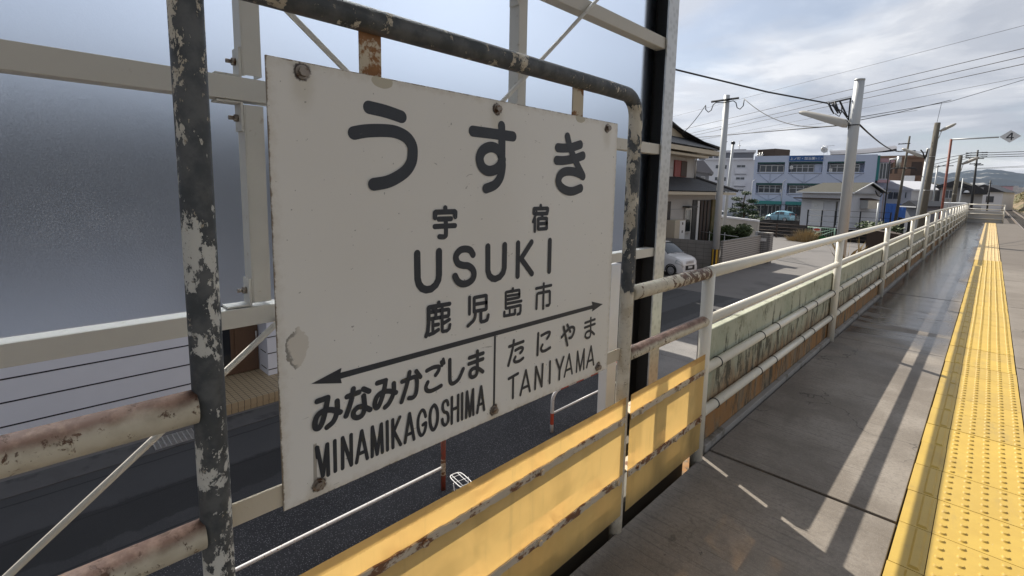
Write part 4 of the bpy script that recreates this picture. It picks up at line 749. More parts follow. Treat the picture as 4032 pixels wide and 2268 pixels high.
# ------------------------------------------------------------------ walls, pillar, planting by the lot
b=MB(); b.prism([(-14.5,24.0,-2.8),(-9.62,24.95,-2.8),(-9.62,24.95,-1.2),(-14.5,24.0,-1.2)],(-.06,.15,0)); tag(b.build('block_wall','block_wall',loc=(-12,24.4,GZ)),'dark concrete block garden wall behind the white car','wall')
b=MB(); b.box(-9.62,-9.5,25.0,30.6,GZ,-1.2); b.box(-9.64,-9.48,24.98,30.6,-1.199,-1.16,1); tag(b.build('tiled_wall',['tile_wall','kerb'],loc=(-9.56,27.8,GZ)),'pale grey garden wall of narrow horizontal tile courses','wall')
o=E('gate_pillar','dark tiled gate pillar with a blank name plate at the far end of the tiled wall','pillar',(-9.4,31,GZ))
b=MB(); b.box(-9.7,-9.0,30.65,31.2,GZ,-1.05); b.build('shaft','tile_wall_dark',o); b=MB(); b.box(-9.72,-8.98,30.63,31.22,-1.049,-1.0); b.build('cap','kerb',o); b=MB(); b.box(-9.62,-9.2,30.62,30.648,-1.5,-1.33); b.build('name_plate','white_box',o)
b=MB(); b.box(-9.95,-9.6,31.0,31.25,-1.4,-1.0); b.box(-9.93,-9.62,30.985,30.999,-1.36,-1.04,1); b.cyl((-9.78,31.1,GZ),(-9.78,31.1,-1.4),.03,8); tag(b.build('letter_box',['galv','white_box'],loc=(-9.8,31.1,GZ)),'small pale letter box on a post beside the gate pillar','letter box')
def bush(name,label,c,rad,n,size,m='plant_leaf',stem=True,cat='bush'):
    o=E(name,label,cat,(c[0],c[1],c[2]-rad[2]))
    rg=random.Random(int(abs(c[0]*31+c[1]*7)))
    b=MB()
    for i in range(7):
        d=(rg.uniform(-.5,.5)*rad[0],rg.uniform(-.5,.5)*rad[1],rg.uniform(-.3,.5)*rad[2]); k=rg.uniform(.4,.62); leaves(b,(c[0]+d[0],c[1]+d[1],c[2]+d[2]),(rad[0]*k,rad[1]*k,rad[2]*k),n//7,size,0,.3,rg)
    b.build('foliage',m,o)
    if stem:
        b=MB(); 
        for i in range(5): b.tube([(c[0],c[1],c[2]-rad[2]),(c[0]+rg.uniform(-.3,.3)*rad[0],c[1]+rg.uniform(-.3,.3)*rad[1],c[2]),(c[0]+rg.uniform(-.6,.6)*rad[0],c[1]+rg.uniform(-.6,.6)*rad[1],c[2]+rad[2]*.6)],[.03,.02,.008],6)
        b.build('stem','bark',o)
    return o
bush('garden_shrub','sunlit green shrub growing behind the tiled garden wall',(-11.2,31.4,-1.35),(1.15,1.0,1.0),4200,.075)
bush('garden_shrub','darker low shrub between the utility pole and the sunlit shrub',(-12.4,31.0,-1.7),(1.0,.9,.85),2800,.07)
b=MB(); b.box(-17,-10.4,36.4,36.6,GZ,-.62); b.prism([(-17,36.35,-.62),(-10.4,36.35,-.62),(-10.4,36.35,-1.0),(-10.4,36.35,-1.0)][:3],(0,.3,0)) if False else None
b=MB(); b.prism([(-19,37.4,GZ),(-11.6,36.6,GZ),(-11.6,36.6,-.72),(-19,37.4,-.3)],(0,.25,0)); b.prism([(-19,37.35,-.299),(-11.6,36.55,-.719),(-11.6,36.55,-.60),(-19,37.35,-.18)],(0,.35,0),1); tag(b.build('ramp_wall',['ramp_wall','white_wall'],loc=(-15,37,GZ)),'sloping pale concrete ramp wall with a white coping beyond the garden','wall')
b=MB()
for k in range(3): b.tube([(-12.9+.9*k,29.3,GZ),(-12.9+.9*k,29.3,-1.05)],.02,6)
b.tube([(-13.3,29.3,-1.06),(-10.3,29.3,-1.25)],.02,6); tag(b.build('garden_handrail','galv',loc=(-12,29.3,GZ)),'thin metal handrail in the garden behind the block wall','railing')
# ------------------------------------------------------------------ traditional house
HX=-12.6
o=E('tiled_house','two storey house with dark tiled roofs, cream eaves and a red shutter','house',(HX-3,28,GZ))
b=MB(); b.box(HX-8,HX,22.4,31.3,GZ,1.5); b.build('wall','stucco',o)
b=MB(); b.box(HX-7.6,HX-.55,21.5,29.2,1.501,3.6); b.build('wall','stucco',o)
def tiles(b,p0,p1,p2,p3,pitch=.27,amp=.03,n=10):
    # ribbed slope: p0->p1 eave, p3->p2 ridge side
    p0,p1,p2,p3=[Vector(p) for p in (p0,p1,p2,p3)]; m=max(8,int((p1-p0).length/pitch)*6); nn=(p1-p0).cross(p3-p0).normalized()
    if nn.z<0: nn=-nn
    G=[]
    for j in range(n+1):
        v=j/n; a=p0.lerp(p3,v); c=p1.lerp(p2,v); G.append([tuple(a.lerp(c,i/m)+nn*(amp*abs(sin(pi*i/6))+.02*(1-(j%1)))) for i in range(m+1)])
    b.grid(G,0,False)
# lower skirt roof round the first floor
b=MB(); tiles(b,(HX+.95,20.3,1.32),(HX+.95,32.2,1.32),(HX-.55,29.3,2.1),(HX-.55,21.6,2.1)); tiles(b,(HX+.95,32.2,1.32),(HX-8.6,32.2,1.32),(HX-7.6,29.3,2.1),(HX-.55,29.3,2.1)); 
b.tube([(HX+.98,32.25,1.40),(HX-.55,29.3,2.2)],.09,8); b.build('lower_roof','roof_tile',o)
b=MB(); b.box(HX+.80,HX+.93,20.3,32.1,1.14,1.30); b.box(HX-.0,HX+.8,20.3,32.1,1.18,1.22); b.box(HX-8,HX+.93,32.101,32.2,1.14,1.30); b.build('eave','cream_wall',o)
# upper hipped gable roof
b=MB(); ye0,ye1=20.5,30.3; zr=5.35; ze=3.78; ym=25.4
tiles(b,(HX+.55,ye0,ze),(HX+.55,ye1,ze),(HX-.75,ye1-1.35,ze+.62),(HX-.75,ye0+1.35,ze+.62))
tiles(b,(HX+.55,ye1,ze),(HX-8.2,ye1,ze),(HX-7.4,ym,zr),(HX-.95,ym,zr),n=14)
tiles(b,(HX-8.2,ye0,ze),(HX+.55,ye0,ze),(HX-.95,ym,zr),(HX-7.4,ym,zr),n=14)
b.tube([(HX-.8,ym,zr+.1),(HX-7.5,ym,zr+.1)],.16,8); b.tube([(HX-.78,ym,zr+.06),(HX-.78,ye1-1.35,ze+.72)],.10,8); b.tube([(HX-.78,ym,zr+.06),(HX-.78,ye0+1.35,ze+.72)],.10,8); b.tube([(HX+.6,ye1+.05,ze+.10),(HX-.78,ye1-1.35,ze+.70)],.11,8)
b.tube([(HX-.7,ym,zr+.2),(HX-.5,ym+.02,zr+.32),(HX-.55,ym+.2,zr+.5)],[.12,.1,.03],6); b.build('upper_roof','roof_tile',o)
b=MB(); b.poly([(HX-.86,ye0+1.6,ze+.6),(HX-.86,ye1-1.6,ze+.6),(HX-.86,ym,zr-.05)]); b.build('gable','cream_wall',o)
b=MB(); b.box(HX+.38,HX+.52,ye0,ye1,ze-.28,ze-.04); b.box(HX-.55,HX+.38,ye0,ye1,ze-.18,ze-.12); b.box(HX-8,HX+.52,ye1+.001,ye1+.1,ze-.28,ze-.04); b.build('eave','cream_wall',o)
b=MB(); b.box(HX-.54,HX-.46,26.45,27.95,2.15,3.08); sh=b.build('shutter','red_shutter',o); b=MB(); b.box(HX-.455,HX-.44,27.2,27.95,2.17,3.06); b.build('slat_panel','dark_brown',sh)
b=MB(); b.box(HX-.5,HX+.35,22,29.0,3.28,3.4); b.build('hood','cream_wall',o)
b=MB(); b.tube([(HX-.42,29.05,3.6),(HX-.42,29.05,2.1)],.05,8); b.build('downpipe','galv',o); b=MB(); b.tube([(HX+.05,31.35,1.2),(HX+.05,31.35,GZ)],.05,8); b.build('downpipe','galv',o)
b=MB(); b.box(HX+.002,HX+.03,24.6,25.25,-1.2,.75); b.build('side_window','dark_glass',o)
b=MB(); b.box(HX+.002,HX+.05,28.0,30.6,GZ,.82); en=b.build('entrance','plastic_black',o)
for y,m in ((28.55,'white_box'),(29.0,'dark_brown'),(29.5,'dark_brown'),(30.0,'dark_brown')):
    b=MB(); b.box(HX+.052,HX+.09,y,y+.26,GZ,.78); b.build('door_leaf',m,en)
b=MB(); b.box(HX+.0,HX+.12,30.62,31.28,GZ,.84); b.build('entrance_pillar','cream_wall' if False else 'tan',o)
b=MB(); b.box(HX+.02,HX+.10,26.95,27.75,-1.1,.35); bd=b.build('notice_board','galv',o); b=MB(); b.box(HX+.101,HX+.112,27.05,27.65,-1.0,.25); b.build('board_pane','dark_glass',bd)
b=MB(); b.box(HX+.02,HX+.45,26.7,27.8,.40,.48); b.build('board_canopy','roof_tile',o)
for z in (-.6,.3,2.0,2.6):
    b=MB(); b.box((HX if z<1 else HX-.55)+.0005,(HX if z<1 else HX-.55)+.006,23,28 if z<1 else 26.4,z,z+.025); b.build('siding_joint','grey_wall',o)
o=E('meter_cabinet','tall pale utility cabinet against the tiled house','cabinet',(HX+.35,25.4,GZ))
b=MB(); b.box(HX+.06,HX+.6,24.7,25.9,-2.6,-.25); b.build('cabinet','cream_wall',o,bevel=.01); b=MB(); b.box(HX+.601,HX+.62,25.25,25.88,-2.55,-.28); dr=b.build('door','white_box',o)
for z in (-.5,-.95):
    b=MB(); b.box(HX+.621,HX+.635,25.5,25.6,z,z+.13); b.build('latch','plastic_black',dr)
# ------------------------------------------------------------------ generic facade helper
def facade(name,label,cat,azL,azR,DL,DR,depth,z0,z1,m,group=None):
    a=Vector(polar(azL,DL)); c=Vector(polar(azR,DR)); d=c-a; o=E(name,label,cat,(a.x,a.y,z0),atan2(d.y,d.x),group); o['w']=d.length
    if m: b=MB(); b.box(0,d.length,0,depth,0,z1-z0); loc_build(b,'wall',m,o)
    return o,d.length
def window(o,x0,x1,z0,z1,nx=2,frame='window_frame',y=-.03,glass='window_glass',t=.06,mid=None,rec=.0):
    b=MB(); b.box(x0,x1,y-.02,y+.02,z0,z0+t); b.box(x0,x1,y-.02,y+.02,z1-t,z1)
    for i in range(nx+1): xx=x0+(x1-x0-t)*i/nx; b.box(xx,xx+t,y-.018,y+.018,z0+t,z1-t)
    if mid: b.box(x0+t,x1-t,y-.016,y+.016,z0+(z1-z0)*mid,z0+(z1-z0)*mid+t*.8)
    f=loc_build(b,'window',frame,o); b=MB(); b.quad((x0+.01,y+.012,z0+.01),(x1-.01,y+.012,z0+.01),(x1-.01,y+.012,z1-.01),(x0+.01,y+.012,z1-.01)); loc_build(b,'pane',glass,f); return f
def rbox(o,name,m,x0,x1,y0,y1,z0,z1,bevel=0): b=MB(); b.box(x0,x1,y0,y1,z0,z1); return loc_build(b,name,m,o,bevel)
# clinic: three storeys with recessed balconies
CZ=-2.6
o,W_=facade('clinic_building','pale blue three storey clinic with teal awnings, braced balconies and a blue name sign','building',18.40,8.06,85,85,9,CZ,6.94,None)
Zc=lambda px:6.94-(px-613)*.0389-CZ
k_=W_/484.; U=lambda px:(px-2973)*k_
b=MB(); b.box(0,W_,1.25,9,0,Zc(613)-.02)
bays=[(2987,3104),(3120,3256),(3275,3414)]
for a,c in ((2973,2987),(3104,3120),(3256,3275),(3414,3457)): b.box(U(a),U(c),0,1.249,0,Zc(613))
for a,c in bays:
    b.box(U(a),U(c),0.003,1.249,Zc(637),Zc(613)); b.box(U(a),U(c),.003,1.249,Zc(718),Zc(677)); b.box(U(a),U(c),.003,1.249,Zc(789),Zc(758))
loc_build(b,'wall','clinic_wall',o)
for bi,(a,c) in enumerate(bays):
    x0,x1=U(a),U(c)
    for (t0,t1,py) in ((637,642,.0),(718,725,.0),(788,802,-.55)): rbox(o,'awning','teal' if py else 'teal_shaded',x0+.003,x1-.003,py-.02 if py else .05,1.2,Zc(t1),Zc(t0)-.002)
    for zt,zb_ in ((646,677),(726,758)):
        if bi==0 and zt==646: window(o,x0+.3,x1-.1,Zc(676),Zc(648),4,y=.55,t=.09,frame='galv')
        else: window(o,x0+.3,x1-(1.0 if zt==646 and bi==1 else .25 if bi<2 else .5),Zc(zb_-1),Zc(zt+.5),4,y=.75,mid=.62,t=.085)
        rbox(o,'balcony_rail','clinic_wall',x0-.02,x1+.02,-.06,.0,Zc(zb_+2),Zc(zb_-1))
    for z0,z1 in ((716,681),(786,762)):
        b=MB(); xm=(x0+x1)/2
        for q in ((x0+.15,xm-.1),(x1-.15,xm+.1)): b.cyl((q[0],-.02,Zc(z1)),(q[1],-.02,Zc(z0)),.055,6)
        b.box(xm-.09,xm+.09,-.05,-.0,Zc(z0),Zc(z1)); loc_build(b,'brace','brace_grey',o)
    b=MB()
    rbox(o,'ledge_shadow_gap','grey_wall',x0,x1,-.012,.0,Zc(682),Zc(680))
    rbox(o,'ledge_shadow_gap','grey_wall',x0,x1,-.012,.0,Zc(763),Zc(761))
    window(o,x0+.3,x1-.2,.05,Zc(806),6,y=.9,t=.08)
rbox(o,'shutter_panel','clinic_wall',U(3226),U(3254),.60,.64,Zc(675),Zc(644))
for px in (2969,3100): b=MB(); b.tube([(U(px+16),-.06,Zc(702)),(U(px+3),-.09,Zc(712)),(U(px),-.09,Zc(800))],.055,8); loc_build(b,'downpipe','white_paint',o)
sb=rbox(o,'name_sign','sign_blue',U(3120),U(3256),-.16,-.004,Zc(635),Zc(614)+.02)
def text(txt,size,parent,loc,rot,mat,name='lettering',ext=.004,sx=1,align='LEFT'):
    cu=bpy.data.curves.new('t','FONT'); cu.body=txt; cu.size=size; cu.extrude=ext; cu.align_x=align; to=bpy.data.objects.new('t',cu); col.objects.link(to); bpy.context.view_layer.update()
    me=bpy.data.meshes.new_from_object(to.evaluated_get(bpy.context.evaluated_depsgraph_get())); bpy.data.objects.remove(to); ob=bpy.data.objects.new(name,me); col.objects.link(ob); ob.parent=parent; ob.location=loc; ob.rotation_euler=rot; ob.scale=(sx,1,1); me.materials.clear(); me.materials.append(MATS[mat]); INV[name]=Matrix.Identity(4); return ob
text('上ノ町・加治屋',.46,sb,(U(3123),-.175,Zc(633)+.16),(pi/2,0,0),'sign_white')
text('クリニック',.36,sb,(U(3210),-.175,Zc(633)+.18),(pi/2,0,0),'sign_white')
for x_,z_ in ((U(3125),Zc(664)),(U(3282),Zc(675)),(U(3092),Zc(755)),(U(3260)-.2,Zc(757))):
    b=MB(); b.box(x_,x_+.42,.2,.5,z_,z_+.5); b.cyl((x_+.2,.195,z_+.25),(x_+.2,.199,z_+.25),.17,12,1); loc_build(b,'air_conditioner',['white_box','galv'],o)
rg=random.Random(2)
for bi,(a,c) in enumerate(bays):
    for zt,zb_ in ((646,677),(726,758),(806,846)):
        for k in range(3):
            x_=U(a)+.5+(U(c)-U(a)-1.3)*rg.random(); rbox(o,'curtain','cream_wall' if rg.random()<.4 else 'white_box',x_,x_+rg.uniform(.3,.6),1.0,1.02,Zc(zb_-2),Zc(zt+3))
# swept metal roof and bay at the right end
b=MB(); G=[]
for i in range(15):
    u=i/14; x=U(3282)+u*(U(3520)-U(3282)); yy=.35-.9*u*u
    G.append([(x,yy+q*7,Zc(611)+.02+dz*(1 if True else 0)) for q,dz in ((0,.0+.62*u**3),(.12,.40+.55*u**2.5),(.4,.78+.45*u*u),(1,.95))])
b.grid(G); G2=[[(p[0],p[1]+.002,p[2]-.10-.25*max(0,(i/14-.7)/.3)*(1-j/3)) for j,p in enumerate(r)] for i,r in enumerate(G)]; b.grid(G2); loc_build(b,'swept_roof','metal_roof',o)
b=MB(); xr=U(3505); b.box(W_+.003,W_+.35,.5,6,Zc(705),Zc(616)); loc_build(b,'teal_wall','teal',o)
b=MB(); b.box(W_+.351,W_+2.0,.7,6,Zc(640)+.0,Zc(626)); loc_build(b,'pink_fascia','pink_wall',o); b=MB(); b.box(W_+.351,W_+1.7,.6,6,Zc(712),Zc(702)); loc_build(b,'pink_fascia','pink_wall',o)
b=MB(); b.box(W_+.351,W_+1.6,.9,6,Zc(702)+.002,Zc(640)-.002); loc_build(b,'bay_wall','clinic_wall',o); window(o,W_+.45,W_+1.55,Zc(700),Zc(642),3,y=.86,frame='white_paint')
rbox(o,'rear_wall','clinic_wall',W_+.003,W_+1.3,2.2,8.9,0,Zc(712))
b=MB(); b.torus((U(3257),1.4,Zc(591)),(.3,-1,.2),.42,.05,20,6); b.dome((U(3257),1.45,Zc(591)),.01,.01); b.add([(U(3257)+.42*cos(2*pi*k/20),1.42,Zc(591)+.42*sin(2*pi*k/20)) for k in range(20)]+[(U(3257),1.62,Zc(591))],[(k,(k+1)%20,20) for k in range(20)],0,True); b.cyl((U(3257),1.5,Zc(612)),(U(3257),1.5,Zc(590)),.04,6)
loc_build(b,'dish','galv',o)
b=MB(); b.cyl((U(3270),1.6,Zc(612)),(U(3270),1.6,Zc(576)),.03,6); b.cyl((U(3250),1.6,Zc(577)),(U(3296),1.6,Zc(575)),.025,6); b.cyl((U(3270),1.6,Zc(592)),(U(3288),1.6,Zc(591)),.025,6)
for px in (3253,3262,3280,3292): b.cyl((U(px),1.4,Zc(577)),(U(px),1.8,Zc(577)),.015,5)
loc_build(b,'aerial','galv',o)
# apartment block behind
D=104; z=lambda s:zs(s,D)
o,W_=facade('apartment_block','white apartment block with a grey top storey behind the tiled house','building',24.6,18.32,D,D,12,-2.6,z(.0600),'white_wall')
V=lambda az:W_*(24.6-az)/(24.6-18.32); h=lambda s:z(s)+2.6
rbox(o,'top_storey','grey_wall',V(23.9),V(18.5),.8,11,h(.0600)+.002,h(.0735)); rbox(o,'roof_slab','white_wall',V(24.4),V(18.33),.2,11.5,h(.0735)+.002,h(.0775)); rbox(o,'ledge','white_wall',V(23.2),V(18.6),-.55,.79,h(.0600)+.002,h(.0630)); rbox(o,'roof_hut','metal_roof',V(20.6),V(19.2),3,6,h(.0775)+.002,h(.0812))
b=MB()
for az in (24.2,23.6,23.0,22.4,21.8): b.box(V(az)-.05,V(az)+.05,-.5,-.42,h(.063)+.003,h(.0700))
b.box(V(24.4),V(21.6),-.5,-.42,h(.0700)+.002,h(.0712)); b.box(V(24.4),V(23.1),-.47,-.45,h(.0635),h(.0698)); loc_build(b,'balcony_rail','white_paint',o)
for a,c in ((24.0,23.7),(22.9,22.5),(22.2,21.9)): window(o,V(a),V(c),h(.0632),h(.072),1,y=.77)
for s0,s1 in ((.0455,.0508),(.0233,.0285),(.0015,.0065)):
    window(o,V(20.08),V(19.22),h(s0),h(s1),2); window(o,V(22.15),V(21.75),h(s0-.002),h(s1),1); window(o,V(21.3),V(21.0),h(s0-.003),h(s1),1)
    rbox(o,'window_ledge','white_wall',V(20.2),V(19.1),-.35,-.002,h(s0-.011),h(s0-.0015)); rbox(o,'ledge_foot','grey_wall',V(20.2),V(19.1),-.36,-.002,h(s0-.0122),h(s0-.0112))
b=MB(); b.cyl((V(19.9),4,h(.081)),(V(19.9),4,h(.098)),.05,6); b.cyl((V(20.0),4,h(.0975)),(V(19.6),4,h(.0985)),.04,6); b.dome((V(19.9),4,h(.088)),.25,.25,8,3); loc_build(b,'aerial','galv',o)
o,W_=facade('roof_shelter','dark brown boxy roof shelter above the left end of the clinic','building',18.2,16.55,99,97,4,-2.6,zs(.0785,98),None)
b=MB(); zz=zs(.0785,98)+2.6; b.box(0,W_,0,4,zz-2.6,zz); loc_build(b,'wall','dark_brown',o); b=MB(); b.box(.3,W_-.3,.3,3.7,0,zz-2.602); loc_build(b,'base','clinic_wall',o)
b=MB(); rg=random.Random(5)
for i in range(9): x=.2+i*.14; b.cyl((x,-.15,zz-2.5),(x+rg.uniform(-.3,.3),-.15,zz-.3-rg.random()),.05,5); b.cyl((x-.3,-.15,zz-.8-rg.random()),(x+.5,-.15,zz-.7-rg.random()),.045,5)
loc_build(b,'pipes','galv',o)
# grey house beside
o,W_=facade('grey_house','small grey house with a shallow pitched roof, tucked behind the tiled house','house',24.5,22.72,55,55,7,-2.7,zs(.040,55),'grey_wall')
hh=zs(.040,55)+2.7; b=MB(); b.prism([(-.3,-.5,hh-.05),(W_+.4,-.5,hh-.35),(W_+.4,-.5,hh-.2),(W_*.62,-.5,hh+1.05),(-.3,-.5,hh+.9)],(0,7.6,0)); loc_build(b,'roof','metal_roof',o); window(o,W_*.55,W_*.78,hh-1.9,hh-.6,2); window(o,W_*.15,W_*.4,hh-1.8,hh-.6,1); rbox(o,'air_vent','white_box',W_*.8,W_*.92,-.25,-.002,hh-3.2,hh-2.5)
# workshop with brown roof in front of the clinic
a=Vector(polar(13.84,72)); c=Vector(polar(9.6,68)); d=c-a; rz=atan2(d.y,d.x); W_=d.length; H0=zs(.0052,69)+2.7; HR=zs(.0203,71)+2.7; DP=4.4
o=E('workshop','low pale workshop with a brown ridged roof, in front of the clinic','building',(a.x,a.y,-2.7),rz)
b=MB(); b.box(0,W_,0,DP,0,H0); b.add([(W_-.001,0,H0),(W_-.001,DP,H0),(W_-.001,DP/2,HR-.1),(W_-.15,0,H0),(W_-.15,DP,H0),(W_-.15,DP/2,HR-.1)],[(0,1,2),(5,4,3)]); loc_build(b,'wall','white_wall',o)
b=MB(); e=.5
b.add([(-e,-e,H0-.08),(W_+e,-e,H0-.08),(W_+e,DP/2,HR),(-e+1.5,DP/2,HR),(-e,DP+e,H0-.08),(W_+e,DP+e,H0-.08),(-e,-e,H0-.2),(W_+e,-e,H0-.2),(W_+e,DP/2,HR-.13),(W_+e,DP+e,H0-.2),(-e,DP+e,H0-.2)],[(0,1,2,3),(3,2,5,4),(0,3,4),(0,6,7,1),(1,7,8,2),(2,8,9,5),(7,6,10,9)]); loc_build(b,'roof','roof_brown',o)
b=MB(); b.box(-e,W_+e,-e-.06,-e-.002,H0-.22,H0-.08); b.cyl((W_+e+.03,-e,H0-.1),(W_+e+.03,DP/2,HR-.02),.07,6); b.cyl((W_+e+.03,DP+e,H0-.1),(W_+e+.03,DP/2,HR-.02),.07,6); loc_build(b,'eave_board','white_paint',o)
rbox(o,'canopy','dark_brown',-.3,W_*.86,-1.1,-.002,H0-.95,H0-.8); rbox(o,'door','white_box',W_*.22,W_*.46,-.04,-.002,.2,H0-1.1); 
for u in (.70,.82): rbox(o,'slit_window','dark_glass',W_*u,W_*u+.22,-.03,-.002,.4,H0-1.2)
rbox(o,'shop_plate','galv',W_*.28,W_*.34,-.06,-.041,H0-1.9,H0-1.65)
b=MB(); b.box(W_+.002,W_+.9,1.2,2.9,H0-1.9,H0-.95); b.prism([(W_+.002,1.1,H0-.949),(W_+1.0,1.1,H0-.949),(W_+1.0,1.1,H0-.9),(W_+.002,1.1,H0-.7)],(0,1.9,0),1); loc_build(b,'side_box',['galv','dark_brown'],o)
b=MB(); b.tube([(W_+.6,2.6,H0+.15),(W_+.65,3.0,H0-.4),(W_+.7,3.4,H0-.5),(W_+.7,3.8,H0)],.06,6); b.tube([(W_+.6,3.4,H0+.2),(W_+.7,4.2,H0-.1),(W_+.7,5.2,H0+.1)],.05,6); loc_build(b,'cable_loops','wire',o)
# brown apartment, white house, blue sheeted stall, sheds
D=104
o,W_=facade('brown_building','brown tiled apartment building with open stairs and recessed balconies','building',7.75,4.55,D,D,10,-2.6,zs(.0600,D),'brown_wall'); hh=zs(.0600,D)+2.6
rbox(o,'roof_slab','brown_wall',-.3,W_+.3,-.5,10.2,hh+.002,hh+.35)
for x0,x1,z0,z1 in ((.5,1.6,hh-2.6,hh-.8),(1.9,2.3,hh-2.6,hh-.6),(4.0,5.4,hh-2.9,hh-.7),(.5,1.6,hh-5.6,hh-4.0),(3.2,4.0,hh-6.6,hh-5.2)): rbox(o,'recess','dark_brown',x0,x1,-.03,-.003,z0,z1)
b=MB(); b.prism([(1.2,-1.6,hh-7.2),(5.4,-1.6,hh-4.2),(5.4,-1.6,hh-3.4),(1.2,-1.6,hh-6.2)],(0,1.55,0)); loc_build(b,'stair_wall','brown_wall',o)
rbox(o,'roof_tank','white_box',3.1,4.6,-2.2,-1.65,hh-4.7,hh-3.0)
o,W_=facade('white_house','white rendered house with a low gable, behind the blue sheeting','house',7.3,5.3,92,90,8,-2.6,zs(.0115,91),'white_wall'); hh=zs(.0115,91)+2.6
b=MB(); b.prism([(-.3,-.3,hh),(W_+.4,-.3,hh-.3),(W_+.4,-.3,hh-.1),(.4,-.3,hh+1.2),(-.3,-.3,hh+1.0)],(0,8.6,0)); loc_build(b,'roof','white_wall',o); window(o,.6,2.1,hh-1.6,hh-.5,2); window(o,2.9,3.2,hh-1.4,hh-.5,1)
o,W_=facade('sheeted_stall','stall wrapped in bright blue sheeting beyond the fences','stall',7.05,5.40,82,80,3,-2.6,zs(-.0128,81),None); hh=zs(-.0128,81)+2.6
b=MB(); n=16
G=[[(W_*i/n,.10*sin(i*1.9)*(1-j/5),hh*(1-j/5)) for j in range(6)] for i in range(n+1)]; b.grid(G); b.grid([[(W_,.1+3*i/4,0),(W_,.1+3*i/4,hh)] for i in range(5)]); b.quad((0,.1,hh),(W_,.1,hh),(W_,3,hh-.2),(0,3,hh-.2)); loc_build(b,'sheet','blue_tarp',o)
o,W_=facade('garden_shed','small grey shed with a dark pitched roof beside the blue sheeting','shed',5.55,4.75,64,63,3,-2.6,zs(-.016,63),'grey_wall'); hh=zs(-.016,63)+2.6
b=MB(); b.prism([(-.35,-.4,hh-.05),(W_+.35,-.4,hh-.05),(W_+.35,-.4,hh+.05),(W_/2,-.4,hh+.55),(-.35,-.4,hh+.05)],(0,3.6,0)); loc_build(b,'roof','roof_tile',o); rbox(o,'fascia','white_paint',-.3,W_+.3,-.46,-.405,hh-.12,hh-.02)
D=88
o,W_=facade('eaved_house','wide grey two storey house with low tiled gables, beyond the platform end','house',3.35,.62,D,D,9,-2.6,zs(.0145,D),'stucco'); hh=zs(.0145,D)+2.6
b=MB(); b.prism([(-.5,-.6,hh-.1),(W_*.74,-.6,hh-.05),(W_*.74,-.6,hh+.15),(W_*.30,-.6,hh+.85),(-.5,-.6,hh+.15)],(0,9.5,0)); b.prism([(W_*.5,-.9,hh-.9),(W_+.4,-.9,hh-.9),(W_+.4,-.9,hh-.6),(W_*.8,-.9,hh+.35),(W_*.5,-.9,hh-.5)],(0,9.9,0)); loc_build(b,'roof','roof_tile',o)
window(o,W_*.12,W_*.4,hh-1.5,hh-.4,3); window(o,W_*.05,W_*.35,.6,1.7,2); window(o,W_*.55,W_*.8,.9,2.0,3); rbox(o,'band','white_wall',0,W_,-.05,-.002,hh-2.5,hh-2.2); rbox(o,'doorway','red_shutter',W_*.62,W_*.8,-.06,-.051,.1,.8)
b=MB(); b.dome((W_*.62,-1.0,hh-.7),.3,.3,10,3); loc_build(b,'dish','white_box',o)
o,W_=facade('arched_shed','dark arched shed just beyond the platform end railing','shed',2.55,.50,58,58,6,-2.6,-1.9,None)
b=MB(); G=[]
for i in range(13): a=pi*i/12; G.append([(W_/2-W_/2*cos(a),0,1.8+1.15*sin(a)),(W_/2-W_/2*cos(a),6,1.8+1.15*sin(a))])
b.grid(G); b.poly([g[0] for g in G]); loc_build(b,'arched_roof','dark_brown',o); rbox(o,'wall','pink_wall',.15,W_-.15,.05,5.9,0,1.8)
o,W_=facade('white_container','white corrugated hut behind the far railing','hut',3.0,1.6,47,47,3,-2.6,zs(-.0105,47),'white_box')
hh=zs(-.0105,47)+2.6; b=MB()
for i in range(int(W_/.16)): b.box(i*.16,i*.16+.06,-.03,-.002,.05,hh-.1)
loc_build(b,'rib','galv',o); rbox(o,'roof_edge','white_paint',-.05,W_+.05,-.1,3.1,hh+.002,hh+.07)

# ------------------------------------------------------------------ poles
def polepts(az,D,z0,z1,lean=(0,0)): x,y,_=polar(az,D); return (x,y,z0),(x+lean[0],y+lean[1],z1)
# utility pole with crossarm in front of the block wall
x,y,_=polar(21.55,26.2); zt=zs(.1770,26.2)
o=E('utility_pole','pale utility pole with a crossarm and a black and yellow band, by the block wall','pole',(x,y,GZ))
b=MB(); b.tube([(x,y,GZ),(x+.02,y,zt)],[.175,.135],18); b.build('pole','pale_pole',o)
ang=R(10); ux,uy=cos(ang),sin(ang)
b=MB(); z=zs(.1675,26.2); b.tube([(x-.62*ux,y-.62*uy-.16,z-.03),(x+.62*ux,y+.62*uy-.16,z+.05)],.05,4,smooth=False); b.build('crossarm','dark_steel',o)
b=MB()
for s,dz in ((-1,-.03),(1,.03)): b.tube([(x,y-.2,z-.12),(x+s*.42*ux,y-.2,z-.08),(x+s*.55*ux,y-.2,z-.18),(x+s*.62*ux,y-.2,z-.42),(x+s*.76*ux,y-.2,z-.5),(x+s*.9*ux,y-.2,z-.36),(x+s*.92*ux,y-.2,z-.12+dz)],.022,6)
b.build('cable_loop','wire',o)
b=MB(); n=12
for k in range(n):
    if k%2==0:
        a0,a1=2*pi*k/n,2*pi*(k+1)/n; b.grid([[(x+.185*cos(a),y+.185*sin(a),zz_) for zz_ in (GZ+.35,GZ+1.28)] for a in (a0,(a0+a1)/2,a1)],0,True)
    else:
        a0,a1=2*pi*k/n,2*pi*(k+1)/n; b.grid([[(x+.184*cos(a),y+.184*sin(a),zz_) for zz_ in (GZ+.35,GZ+1.28)] for a in (a0,(a0+a1)/2,a1)],1,True)
b.build('warning_band',['yellow_band','plastic_black'],o)
b=MB()
